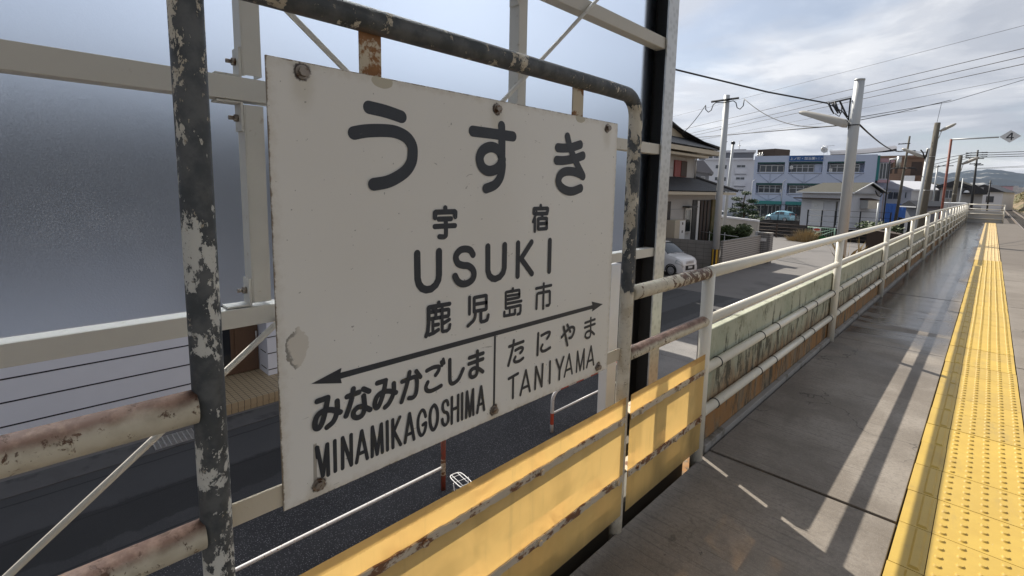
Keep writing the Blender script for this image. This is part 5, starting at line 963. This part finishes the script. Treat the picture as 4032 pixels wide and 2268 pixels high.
for i in range(9): s=1 if i%2 else -1; zz_=GZ+2.2+i*.62; b.cyl((x+s*.14,y,zz_),(x+s*.21,y,zz_),.012,6)
b.build('step_bolt','dark_steel',o)
x,y,_=polar(20.97,37.5)
o=E('utility_pole','slim bare pole just right of the crossarm pole','pole',(x,y,GZ)); b=MB(); b.tube([(x,y,GZ),(x+.28,y,zs(.0935,37.5))],[.12,.085],12); b.build('pole','pale_pole',o); b=MB(); b.box(x+.18,x+.38,y-.12,y+.1,zs(.088,37.5),zs(.0925,37.5)); b.build('cap','dark_steel',o)
# lamp pole at the parapet
x,y,_=polar(10.14,20); zt=zs(.1860,20)
lp=E('lamp_pole','tall pale steel lamp pole with a long lamp arm, standing behind the white railing','lamp',(x,y,GZ))
b=MB(); b.tube([(x-.02,y,GZ),(x,y,zs(.105,20)),(x+.01,y,zs(.112,20)),(x+.03,y,zt)],[.165,.155,.150,.145],24); b.tube([(x+.03,y,zt-.001),(x+.03,y,zt+.05)],.152,24); b.build('pole','pale_pole',lp)
# lamp head
lx,ly=x-.17,y-.03; a=Vector((lx,ly,zs(.1145,20))); c=Vector((lx-1.45,ly-.15,zs(.1425,20)))
b=MB(); dv=(c-a); n=14; G=[]
for i in range(n+1):
    u=i/n; w_=.25*(1-.45*u**3)*(1 if 0<i<n else .5); t_=.17*(1-.6*u*u)*(1 if 0<i<n else .4); p=a+dv*u; side=Vector((.1,-.93,-.30)).normalized(); upv=dv.normalized().cross(side); upv=-upv if upv.z<0 else upv
    G.append([tuple(p+side*w_*cx_+upv*t_*cz_) for cx_,cz_ in ((-1,-.3),(-.9,.45),(-.5,.9),(0,1),(.5,.9),(.9,.45),(1,-.3))])
b.grid(G); b.poly([g for g in G[0]]); hd=b.build('lamp_head','lamp_body',lp)
b=MB(); b.grid([[g[0],tuple((Vector(g[0])+Vector(g[-1]))/2-Vector((0,0,.05))),g[-1]] for g in G],0,True); b.build('lens','soft_lens',hd)
b=MB(); b.tube([(x-.13,y-.02,zs(.108,20)),(x-.13,y-.02,zs(.123,20))],.035,8); b.torus((x,y,zs(.1145,20)),(0,0,1),.156,.018,20,6); b.build('clamp','dark_steel',lp)
# angle bracket with insulators
b=MB(); zb_=zs(.155,20)
b.box(x-.19,x-.15,y-.03,y+.01,zs(.121,20),zs(.1600,20)); b.tube([(x-.17,y-.05,zs(.1585,20)),(x-.80,y-.10,zs(.1530,20))],.030,4,smooth=False); b.tube([(x-.20,y-.05,zs(.128,20)),(x-.46,y-.08,zs(.156,20))],.028,4,smooth=False); b.build('bracket','dark_steel',lp)
b=MB()
for k,(dx,dz) in enumerate(((-.78,.0),(-.66,-.03),(-.60,.02))): b.tube([(x+dx,y-.1,zs(.1545,20)+dz),(x+dx+.12,y-.12,zs(.142,20)),(x+dx+.2,y-.12,zs(.135,20))],[.035,.03,.02],8)
b.tube([(x-.55,y-.12,zs(.135,20)),(x-.42,y-.12,zs(.130,20)),(x-.36,y-.12,zs(.138,20)),(x-.40,y-.1,zs(.150,20))],.018,6); b.tube([(x-.70,y-.12,zs(.150,20)),(x-.35,y-.1,zs(.138,20)),(x-.18,y-.05,zs(.125,20))],.018,6); b.build('cable_fittings','wire',lp)
def concpole(az,azt,D,st,label,r0,r1,lamp=True,bands=(.5,.75)):
    x,y,_=polar(az,D); xt,yt,_=polar(azt,D); zt=zs(st,D)
    o=E('concrete_pole',label,'pole',(x,y,GZ)); b=MB(); b.tube([(x,y,GZ),(xt,yt,zt)],[r0,r1],18); b.build('pole','conc_pole',o)
    for u in bands:
        b=MB(); px,pz=x+(xt-x)*u,GZ+(zt-GZ)*u; b.torus((px,y,pz),(0,0,1),r0+(r1-r0)*u+.004,.014,18,6); b.build('band','galv',o)
    if lamp:
        k=D/42; a=Vector((xt+r1+.0,yt,zt-.55*k)); c=a+Vector((.75*k,-.1,.42*k)); b=MB(); b.tube([a,a.lerp(c,.3),a.lerp(c,.8),c],[.05*k,.10*k,.09*k,.04*k],10); b.build('lamp_head','lamp_body',o); b=MB(); b.tube([(xt+r1*.9,yt,zt-1.0*k),a+Vector((.1,0,.02))],.02*k,6); b.build('lamp_arm','galv',o)
    return o
concpole(4.45,4.10,44,.1120,'thick weathered concrete pole with a small flood lamp, nearest beyond the platform fence',.215,.16)
concpole(2.48,2.32,62,.0618,'shorter concrete pole with a flood lamp, between the red pole and the far pole',.20,.15,bands=(.55,))
x,y,_=polar(4.72,47)
o=E('lamp_pole','pale lamp pole with a lamp head to the left, partly behind the thick concrete pole','lamp',(x,y,GZ)); b=MB(); b.tube([(x,y,GZ),(x+.2,y,zs(.0735,47))],[.17,.13],14); b.build('pole','pale_pole',o)
b=MB(); a=Vector((x+.05,y,zs(.0600,47))); b.tube([a,a+Vector((-.4,0,.18)),a+Vector((-1.25,0,.62)),a+Vector((-1.4,0,.68))],[.06,.13,.11,.04],10); b.build('lamp_head','lamp_body',o); b=MB(); b.tube([a+Vector((.0,-.1,-.1)),a+Vector((-.15,-.1,.35)),a+Vector((-.3,-.1,.55))],.05,6); b.tube([a+Vector((.05,-.1,.0)),a+Vector((.1,-.1,.6))],.06,6); b.build('fittings','dark_steel',o)
# car stop marker: red pole, white arm, diamond plate with 4
x,y,_=polar(3.12,40); xt,yt,_=polar(3.07,40); zt=zs(.0866,40)
o=E('stop_marker','red pole with a white arm carrying a diamond plate marked 4','sign',(x,y,GZ))
b=MB(); b.tube([(x,y,GZ),(xt,yt,zt)],.065,12); b.build('post','rust_red',o); b=MB(); b.tube([(xt+.03,yt,zt-.03),(xt+2.05,yt-.05,zt-.01)],.045,10); b.build('arm','pale_pole',o)
c=Vector((xt+2.50,yt-.1,zt-.0)); b=MB(); q=.44; b.prism([(c.x-q,c.y,c.z),(c.x,c.y,c.z-q*.80),(c.x+q,c.y,c.z),(c.x,c.y,c.z+q*.80)],(0,.02,0)); dp=b.build('diamond_plate','white_box',o)
b=MB(); yy_=c.y-.004; h=.5
b.poly([(c.x+.03,yy_,c.z-.20),(c.x+.09,yy_,c.z-.20),(c.x+.09,yy_,c.z+.20),(c.x+.03,yy_,c.z+.20)]); b.poly([(c.x-.16,yy_-.001,c.z-.10),(c.x+.15,yy_-.001,c.z-.10),(c.x+.15,yy_-.001,c.z-.045),(c.x-.16,yy_-.001,c.z-.045)]); b.poly([(c.x-.16,yy_-.002,c.z-.06),(c.x-.09,yy_-.002,c.z-.06),(c.x+.085,yy_-.002,c.z+.20),(c.x+.02,yy_-.002,c.z+.20)])
b.build('numeral','ink',dp)
def farpole(az,azt,D,s0,st,label,arms=(),r=(.17,.11),mat='conc_pole',extra=None):
    x,y,_=polar(az,D); xt,yt,_=polar(azt,D); o=E('utility_pole',label,'pole',(x,y,zs(s0,D))); b=MB(); b.tube([(x,y,min(zs(s0,D),-2.6)),(xt,yt,zs(st,D))],list(r),10); b.build('pole',mat,o)
    for s,l0,l1 in arms:
        z=zs(s,D); u=(s-s0)/(st-s0); px=x+(xt-x)*u; b=MB(); b.tube([(px-l0,y-.15,z),(px+l1,y-.15,z+.03)],.05,4,smooth=False)
        for k in range(2): 
            for e in (-l0+.1+.35*k,l1-.1-.35*k): b.cyl((px+e,y-.15,z),(px+e,y-.15,z+.10),.035,6)
        b.build('crossarm','dark_steel',o)
    return o
farpole(1.20,.98+.32,78,-.0060,.0692,'slender utility pole with many crossarms against the far mountains',((.0648,1.0,.85),(.0615,1.0,.85),(.0585,1.0,.85),(.0562,.7,.6),(.0488,.6,.4),(.0470,.2,.6)),(.16,.09),'dark_steel')
u2=farpole(6.25,5.90,72,-.012,.0935,'utility pole with a grey transformer drum in front of the brown building',((.0815,.9,.2),(.0700,.9,.8),(.0438,1.0,1.0)),(.18,.09))
x,y,_=polar(6.12,72); b=MB(); b.tube([(x-.42,y-.2,zs(.0435,72)),(x-.40,y-.2,zs(.0620,72))],.23,14); b.build('transformer','galv',u2)
b=MB(); b.tube([(x+.1,y-.2,zs(.0435,72)),(x-1.0,y-.25,zs(.043,72)),(x-1.15,y-.25,zs(.040,72))],.05,6); b.tube([(x+.1,y-.2,zs(.0435,72)),(x+1.2,y-.25,zs(.0425,72)),(x+1.25,y-.2,zs(.0395,72))],.05,6); b.build('cable_loop','wire',u2)
farpole(3.80,3.73,88,-.01,.0478,'distant pole with one long crossarm, between the concrete pole and the red pole',((.0462,.9,1.6),),(.13,.09),'pale_pole')
farpole(2.06,1.98,70,-.01,.0282,'thin pale post in front of the eaved house',(),(.07,.05),'pale_pole')
farpole(.24,.27,120,-.006,.0250,'dark distant pole standing at the bend of the railway',((.0205,.3,.25),),(.15,.10),'dark_steel')
x,y,_=polar(7.12,60)
o=E('street_lamp','thin dark street lamp with a small flat head, in front of the clinic bay','lamp',(x,y,-2.6)); b=MB(); b.tube([(x,y,-2.6),(x+.0,y,zs(.0500,60)),(x-.02,y,zs(.0575,60))],.055,8); b.build('post','dark_steel',o); b=MB(); b.tube([(x-.05,y-.05,zs(.0575,60)),(x+.55,y-.1,zs(.0585,60))],[.07,.10],8); b.build('lamp_head','white_box',o)
x,y,_=polar(7.60,57)
o=E('pale_post','short pale post at the corner of the workshop','post',(x,y,-2.6)); b=MB(); b.tube([(x,y,-2.6),(x,y,zs(-.012,57))],.09,8); b.build('post','pale_pole',o)
# ------------------------------------------------------------------ wires
def wire(label,pts,r,sag=0,n=16,name='overhead_wire'):
    b=MB(); P=[]
    for (p,q) in zip(pts,pts[1:]):
        for i in range(n): u=i/n; v=Vector(p).lerp(Vector(q),u); v.z-=sag*4*u*(1-u); P.append(v)
    P.append(Vector(pts[-1])); b.tube(P,r,5); tag(b.build(name,'wire',loc=pts[0]),label,'wire','overhead wires')
def at(az,s,z): D=(z-CAMZ)/s; return polar(az,D,z)
def longwire(label,zl,a0,s0,a1,s1,r,sag=.0):
    p=Vector(at(a0,s0,zl)); q=Vector(at(a1,s1,zl)); d=q-p; wire(label,[tuple(p-d*1.3),tuple(p),tuple(q),tuple(q+d*.5)],r)
longwire('topmost thin wire rising to the right across the sky',11,17.68,.1787,-.40,.2381,.012)
longwire('first of three parallel power lines, uppermost',9.4,17.56,.1487,-.58,.2071,.022)
longwire('second of three parallel power lines, middle one',9.0,17.51,.1376,-.65,.1961,.022)
longwire('third of three parallel power lines, lowest',8.6,17.48,.1309,-.71,.1857,.022)
longwire('low thin wire passing behind the lamp pole, second from bottom',7.8,17.2,.1120,9.9,.1255,.012)
longwire('thin catenary wire below the three parallel power lines',8.2,17.45,.1180,-.81,.1680,.012)
x,y,_=polar(10.14,20); wire('lowest dark cable from beyond the tiled house to the lamp pole',[polar(26.5,60,zs(.0990,60)),(x-.17,y,zs(.1160,20))],.022)
br=(x-.80,y-.1,zs(.1535,20))
p=Vector(polar(26.75,15.5,zs(.2278,15.5))); m=Vector(polar(17.68,18,zs(.1783,18)))
wire('thick black cable from the windbreak side to the lamp pole bracket',[tuple(p+(p-m)*1.2+Vector((0,0,.25))),tuple(p),tuple(m),br],.028)
ux_,uy_,_=polar(21.55,26.2); ca=(ux_+.9,uy_-.2,zs(.1660,26.2)); cb=(ux_-.9,uy_-.2,zs(.1620,26.2))
wire('slack cable from the crossarm pole to the lamp pole',[ca,(x-.15,y-.05,zs(.118,20))],.016,.55)
wire('service cable from the crossarm pole down to the tiled house',[cb,(HX+.3,25.6,4.45)],.018,.1)
wire('cable falling from the lamp pole to the transformer pole',[(x+.15,y,zs(.1150,20)),(*polar(5.98,72)[:2],zs(.0735,72))],.030,.55)
wire('cable from the transformer pole to the pale lamp pole',[(*polar(5.98,72)[:2],zs(.0735,72)),(*polar(4.65,47)[:2],zs(.0680,47))],.03,.1)
for k,(s0,s1) in enumerate(((.0648,.064),(.0615,.061),(.0585,.058))):
    wire(['upper','middle','lower'][k]+' far wire running right from the many-armed pole',[(*polar(1.0,78)[:2],zs(s0,78)),(*polar(-4,78)[:2],zs(s1+.0012,78))],.035,.0)
    wire(['upper','middle','lower'][k]+' far wire running left from the many-armed pole',[(*polar(1.7,78)[:2],zs(s0,78)),(*polar(4.3,60)[:2],zs(s0-.0105-.0035*k,60))],.03,.0)
wire('near catenary wire from the lamp pole, upper strand of the splice',[(x+.1,y,zs(.1270,20)),(*polar(3.5,30)[:2],zs(.1420,30)),(*polar(-1.2,33)[:2],zs(.166,33))],.012)
wire('near catenary wire from the lamp pole, lower strand of the splice',[(x+.1,y,zs(.1220,20)),(*polar(7.2,25)[:2],zs(.1300,25)),(*polar(3.4,30)[:2],zs(.1445,30))],.014)
wire('thin drop wire above the thick concrete pole',[(*polar(4.15,44)[:2],zs(.1120,44)),(*polar(4.0,43)[:2],zs(.1420,43))],.012)
for s0,s1 in ((.0415,.0445),(.0425,.0465)): wire('faint wire just above the mountain ridge',[(*polar(1.2,160)[:2],zs(s0,160)),(*polar(-3,160)[:2],zs(s1,160))],.04)
# ------------------------------------------------------------------ fences round the lot and canal
def pipefence(label,p0,p1,zb_,h,nr,step,m='dark_brown',r=.035,cat='fence',name='pipe_fence'):
    p0=Vector((*p0,zb_)); p1=Vector((*p1,zb_)); L_=(p1-p0).length; o=E(name,label,cat,tuple(p0)); k=max(1,int(L_/step)); Z=Vector((0,0,1))
    for i in range(k+1): b=MB(); q=p0.lerp(p1,i/k); b.box(q.x-.06,q.x+.06,q.y-.06,q.y+.06,zb_-.3,zb_+h+.05); b.build('post',m,o)
    for j in range(nr): b=MB(); z=Z*(h*(.25+.75*j/(nr-1))); b.tube([p0+z,p1+z],r,6); b.build('rail',m,o)
    return o
pipefence('dark four-rail pipe fence along the far edge of the concrete lot',(-19.5,50.0),(-6.2,50.0),-2.8,1.25,4,2.6)
pipefence('brown rail fence at the right end of the lot, by the railing',(-6.0,50.0),(-2.9,42.0),-2.8,1.25,4,2.2)
def balusters(label,p0,p1,zb_,h,step,m,name='baluster_fence',bm='pale_pole'):
    p0=Vector((*p0,zb_)); p1=Vector((*p1,zb_)); L_=(p1-p0).length; o=E(name,label,'fence',tuple(p0)); d=(p1-p0)/L_; Z=Vector((0,0,1)); b=MB()
    n=int(L_/step)
    for i in range(n): q=p0+d*(i*step); b.box(q.x-.014,q.x+.014,q.y-.014,q.y+.014,zb_+.12,zb_+h-.02)
    struct(b.build('balusters',bm,o),'stuff')
    for z in (.1,h): b=MB(); b.tube([p0+Z*z,p1+Z*z],.03,6); b.build('rail',m,o)
    for i in range(int(L_/2)+1): b=MB(); q=p0+d*min(i*2,L_); b.box(q.x-.04,q.x+.04,q.y-.04,q.y+.04,zb_,zb_+h+.04); b.build('post',m,o)
balusters('low baluster fence along the near side of the far road',polar(22.0,74.2)[:2],polar(9.6,74.8)[:2],-2.35,.82,.16,'dark_steel')
balusters('dark baluster fence to the right of the lamp pole, above the canal',polar(9.5,70)[:2],polar(5.8,66)[:2],-2.55,.85,.16,'dark_steel',bm='dark_steel')
def mesh_fence(label,azs,D,z0,h):
    o=E('mesh_fence',label,'fence',polar(azs[0],D,z0)); 
    for a in azs: b=MB(); x,y,_=polar(a,D); b.box(x-.06,x+.06,y-.06,y+.06,z0,z0+h); b.build('post','dark_steel',o)
    b=MB()
    for z in (.35,.68,1.0): b.tube([polar(azs[0],D,z0+h*z-.03),polar(azs[-1],D,z0+h*z-.03)],.02,5)
    b.build('rail','dark_steel',o)
mesh_fence('tall dark posted fence in front of the clinic and workshop',(20.2,19.35,18.2,17.1,16.2,15.2,14.2,13.3),80.2,-2.5,2.25)
mesh_fence('dark posted fence in front of the workshop',(13.2,12.0,10.9,9.8,8.9,7.6,6.6),66.5,-2.5,2.0)
o=E('slatted_fence','dark brown slatted fence seen between the white railing posts','fence',(-5.6,38,GZ))
b=MB(); p0=Vector((-5.9,41,0)); p1=Vector((-3.2,36.0,0)); n=34
for i in range(n): q=p0.lerp(p1,i/n); b.box(q.x-.03,q.x+.03,q.y-.03,q.y+.03,GZ,-1.0)
b.build('slats','dark_brown',o); b=MB(); b.tube([(*p0[:2],-1.0),(*p1[:2],-1.0)],.05,6); b.build('rail','dark_brown',o)
balusters('dark slatted screen beside the blue sheeting',polar(6.0,70)[:2],polar(4.85,60)[:2],-2.6,1.5,.10,'dark_steel',bm='dark_steel')
o=E('mesh_gate','green mesh gate with a white warning board, at the lot edge','gate',polar(12.0,49.6,GZ))
gx,gy,_=polar(12.0,49.3)
b=MB(); 
for i in range(13): b.box(gx-.95+.16*i,gx-.93+.16*i,gy-.01,gy+.01,GZ+.55,GZ+1.25)
b.tube([(gx-1,gy,GZ+.5),(gx+1.05,gy,GZ+1.25)],.03,5); b.tube([(gx-1,gy,GZ+1.25),(gx+1.05,gy,GZ+1.25)],.03,5); b.tube([(gx+1.05,gy,GZ),(gx+1.05,gy,GZ+1.28)],.04,5); b.tube([(gx-.1,gy,GZ+.5),(gx+1.05,gy,GZ+1.1)],.03,5); b.build('frame','pale_green',o)
b=MB(); b.box(gx-1.0,gx+1.0,gy-.03,gy-.012,GZ+.0,GZ+.52); b.build('panel','green_mesh',o)
b=MB(); b.box(gx-.55,gx+.05,gy-.06,gy-.04,GZ+.92,GZ+1.24); bd=b.build('board','white_box',o); b=MB(); b.poly([(gx-.25+.24*cos(2*pi*k/16),gy-.063,GZ+1.08+.10*sin(2*pi*k/16)) for k in range(16)]); b.build('marking','red_paint',bd)
def grass(label,c,rad,n,h,m='dry_leaf'):
    rg=random.Random(n); b=MB()
    for _ in range(n):
        a=rg.random()*2*pi; k=rg.random()**.5*rad; p=Vector((c[0]+k*cos(a),c[1]+k*sin(a),c[2])); t=p+Vector((cos(a)*k*.8+rg.gauss(0,.1),sin(a)*k*.5,h*rg.uniform(.5,1.1))); s=Vector((-sin(a),cos(a),0))*.02; mid=p.lerp(t,.55)+Vector((0,0,h*.12)); b.add([p-s,p+s,mid+s*.8,mid-s*.8,t],[(0,1,2,3),(3,2,4)])
    tag(b.build('dry_grass',m,loc=c),label,'grass clump')
grass('tall dry grass clump beside the green gate',(*polar(13.15,48.9)[:2],GZ),.75,420,1.1)
grass('short dry weeds left of the tall grass clump',(*polar(14.2,49.2)[:2],GZ),.6,200,.5)
grass('pale dry weeds sprouting behind the parapet by the third railing post',(-1.35,8.3,.3),.14,26,.42)
bush('yellow_shrub','yellowish shrub on the canal bank behind the railing',(*polar(7.6,62)[:2],-2.0),(2.4,1.2,.9),700,.16,'plant_leaf')
# topiary pine
x,y,_=polar(19.1,64); o=E('topiary_pine','clipped garden pine with cloud shaped tufts beside the clinic','tree',(x,y,-2.5))
b=MB(); b.tube([(x,y,-2.5),(x+.15,y,-1.2),(x-.1,y,-.2),(x+.1,y,1.0)],[.16,.13,.09,.04],8)
T=[(.15,0,1.25,.62,.26),(-.9,.1,.55,.75,.28),(.95,-.1,.35,.7,.28),(-.5,.2,-.15,.9,.32),(.75,.1,-.35,.85,.3),(-1.15,0,-.75,.8,.32),(.2,-.3,-.8,1.0,.34),(1.15,.1,-1.0,.7,.3),(-.4,.3,-1.35,1.0,.34)]
for dx,dy,z,r_,h in T: b.tube([(x,y,z-.5),(x+dx,y+dy,z-.1)],[.05,.025],5)
b.build('trunk','bark',o); b=MB(); rg=random.Random(4)
for dx,dy,z,r_,h in T: leaves(b,(x+dx,y+dy,z),(r_,r_*.9,h),420,.085,0,.3,rg)
b.build('crown','pine_leaf',o)
bush('garden_shrub','dark round shrubs at the foot of the clinic fence',(*polar(18.7,68)[:2],-1.8),(2.6,1,.7),500,.16,'pine_leaf',False)
# ------------------------------------------------------------------ right bank, cutting, far country
def hmesh(name,x0,x1,y0,y1,nx,ny,fn,m,kind='structure'):
    b=MB(); b.grid([[(x0+(x1-x0)*i/nx,y0+(y1-y0)*j/ny,fn(x0+(x1-x0)*i/nx,y0+(y1-y0)*j/ny)) for j in range(ny+1)] for i in range(nx+1)]); return struct(b.build(name,m),kind)
def bank(x,y):
    a=max(0,(x-4.6-.000004*max(y-60,0)**2)); g=min(1,max(0,(y-45)/60)); return -1.3+g*(6.5*(1-math.exp(-a*.28)))+g*.9*mnoise.noise((x*.25,y*.12,0))+g*.4*mnoise.noise((x*.9,y*.5,3))
hmesh('embankment_slope',3.9,60,40,420,46,90,bank,'tan')
b=MB(); rg=random.Random(9)
for _ in range(260):
    yy_=rg.uniform(62,330); xx_=rg.uniform(3.6,9)+rg.random()*6; z=bank(xx_,yy_); k=rg.uniform(.5,1.3); leaves(b,(xx_,yy_,z+.2*k),(.9*k,.9*k,.55*k),40,.17*k,0,.2,rg)
struct(b.build('scrub','scrub_leaf'),'stuff')
b=MB(); rg=random.Random(19)
for _ in range(200):
    yy_=rg.uniform(60,400); xx_=-1.6-rg.random()*2.2-.004*yy_; k=rg.uniform(.5,1.2); leaves(b,(xx_,yy_,-1.9+.5*k),(.9*k,.9*k,.8*k),36,.18*k,0,.2,rg)
for _ in range(60):
    yy_=rg.uniform(90,420); xx_=3.4+rg.uniform(-.3,.6); k=rg.uniform(.3,.8); leaves(b,(xx_,yy_,-1.2),(.6*k,.8*k,.4*k),24,.13*k,0,.2,rg)
struct(b.build('lineside_bushes','scrub_leaf'),'stuff')
o=E('cliff_block','dark brown block on top of the cutting at the right edge','building',(6.5,150,3)); b=MB(); b.box(5.0,11,150,156,-2,zs(.0305,150)); b.build('wall','dark_brown',o)
# distant town
b=MB(); rg=random.Random(12)
for _ in range(520):
    D=rg.uniform(900,3300); az=rg.uniform(-9,14); x,y,_=polar(az,D); s=rg.uniform(6,16)*(.7+D/3000); h=rg.uniform(5,14)*(.6+D/2600); zb_=-2.6+max(0,(D-1500))*.022; b.box(x-s,x+s,y-s*.5,y+s*.5,zb_-10,zb_+h)
struct(b.build('distant_town','town'),'stuff')
x,y,_=polar(-.28,620); o=E('pink_building','long low pink building far down the line','building',(x,y,-2.6)); b=MB(); b.box(x-9,x+9,y,y+12,-3,zs(.0165,620)); b.build('wall','pink_wall',o); b=MB(); b.box(x-9.3,x+9.3,y-.4,y+12,zs(.0165,620)+.002,zs(.0172,620)); b.build('roof','metal_roof',o)
rg=random.Random(31)
for i in range(16):
    D=rg.uniform(130,420); az=rg.choice([rg.uniform(.1,4.4),rg.uniform(-.9,.4)]); 
    if az<.45: D=rg.uniform(420,700)
    x,y,_=polar(az,D); wd=rg.uniform(5,9); h=rg.uniform(4.5,8.5)
    o=E('distant_house',['pale distant house with a dark roof beyond the eaved house','grey distant house beyond the railway bend','cream distant house behind the far poles'][i%3],'house',(x,y,-2.6),rg.uniform(-.4,.4),'distant houses along the line')
    b=MB(); b.box(-wd/2,wd/2,0,8,0,h); loc_build(b,'wall',['white_wall','stucco','cream_wall'][i%3],o); b=MB(); b.prism([(-wd/2-.4,-.4,h),(wd/2+.4,-.4,h),(0,-.4,h+1.5)],(0,8.8,0)); loc_build(b,'roof',['roof_tile','metal_roof','roof_brown'][i%3],o)
    b=MB(); 
    for k in range(2): b.box(-wd*.32+k*wd*.4,-wd*.12+k*wd*.4,-.03,-.002,h-2,h-.8)
    loc_build(b,'window','window_glass',o)
def hills(x,y):
    D=hypot(x,y); az=math.degrees(atan2(-x,y)); e=max(0,1-abs(D-5200)/1700)**.8
    r=.0385+.0046*mnoise.noise((az*.42,1.3,0))+.0030*mnoise.noise((az*1.5,4,0))+.0011*mnoise.noise((az*4,9,0)); r-=.0040*min(1,max(0,(-az)/1.6)) 
    return -20+e*5200*r*1.0+20+e*38*mnoise.noise((x*.0016,y*.0016,2))*(1 if D<5000 else .1)
G=[]
for i in range(201):
    az=-24+60*i/200; G.append([(*polar(az,D)[:2],hills(*polar(az,D)[:2])) for D in [3500+60*j for j in range(46)]])
b=MB(); b.grid(G); struct(b.build('mountains','hill'))
# ------------------------------------------------------------------ the air
b=MB(); b.box(-4200,5400,-420,7600,-12,420); hz=struct(b.build('haze','far_ground'),'stuff')
t=NT('haze_air'); t.t.nodes.clear(); om=t.n('ShaderNodeOutputMaterial'); v=t.n('ShaderNodeVolumePrincipled'); v.inputs['Color'].default_value=(.55,.68,.95,1); v.inputs['Density'].default_value=.000015; v.inputs['Anisotropy'].default_value=.2; t.l(v.outputs[0],om.inputs['Volume'])
hz.data.materials.clear(); hz.data.materials.append(t.m)
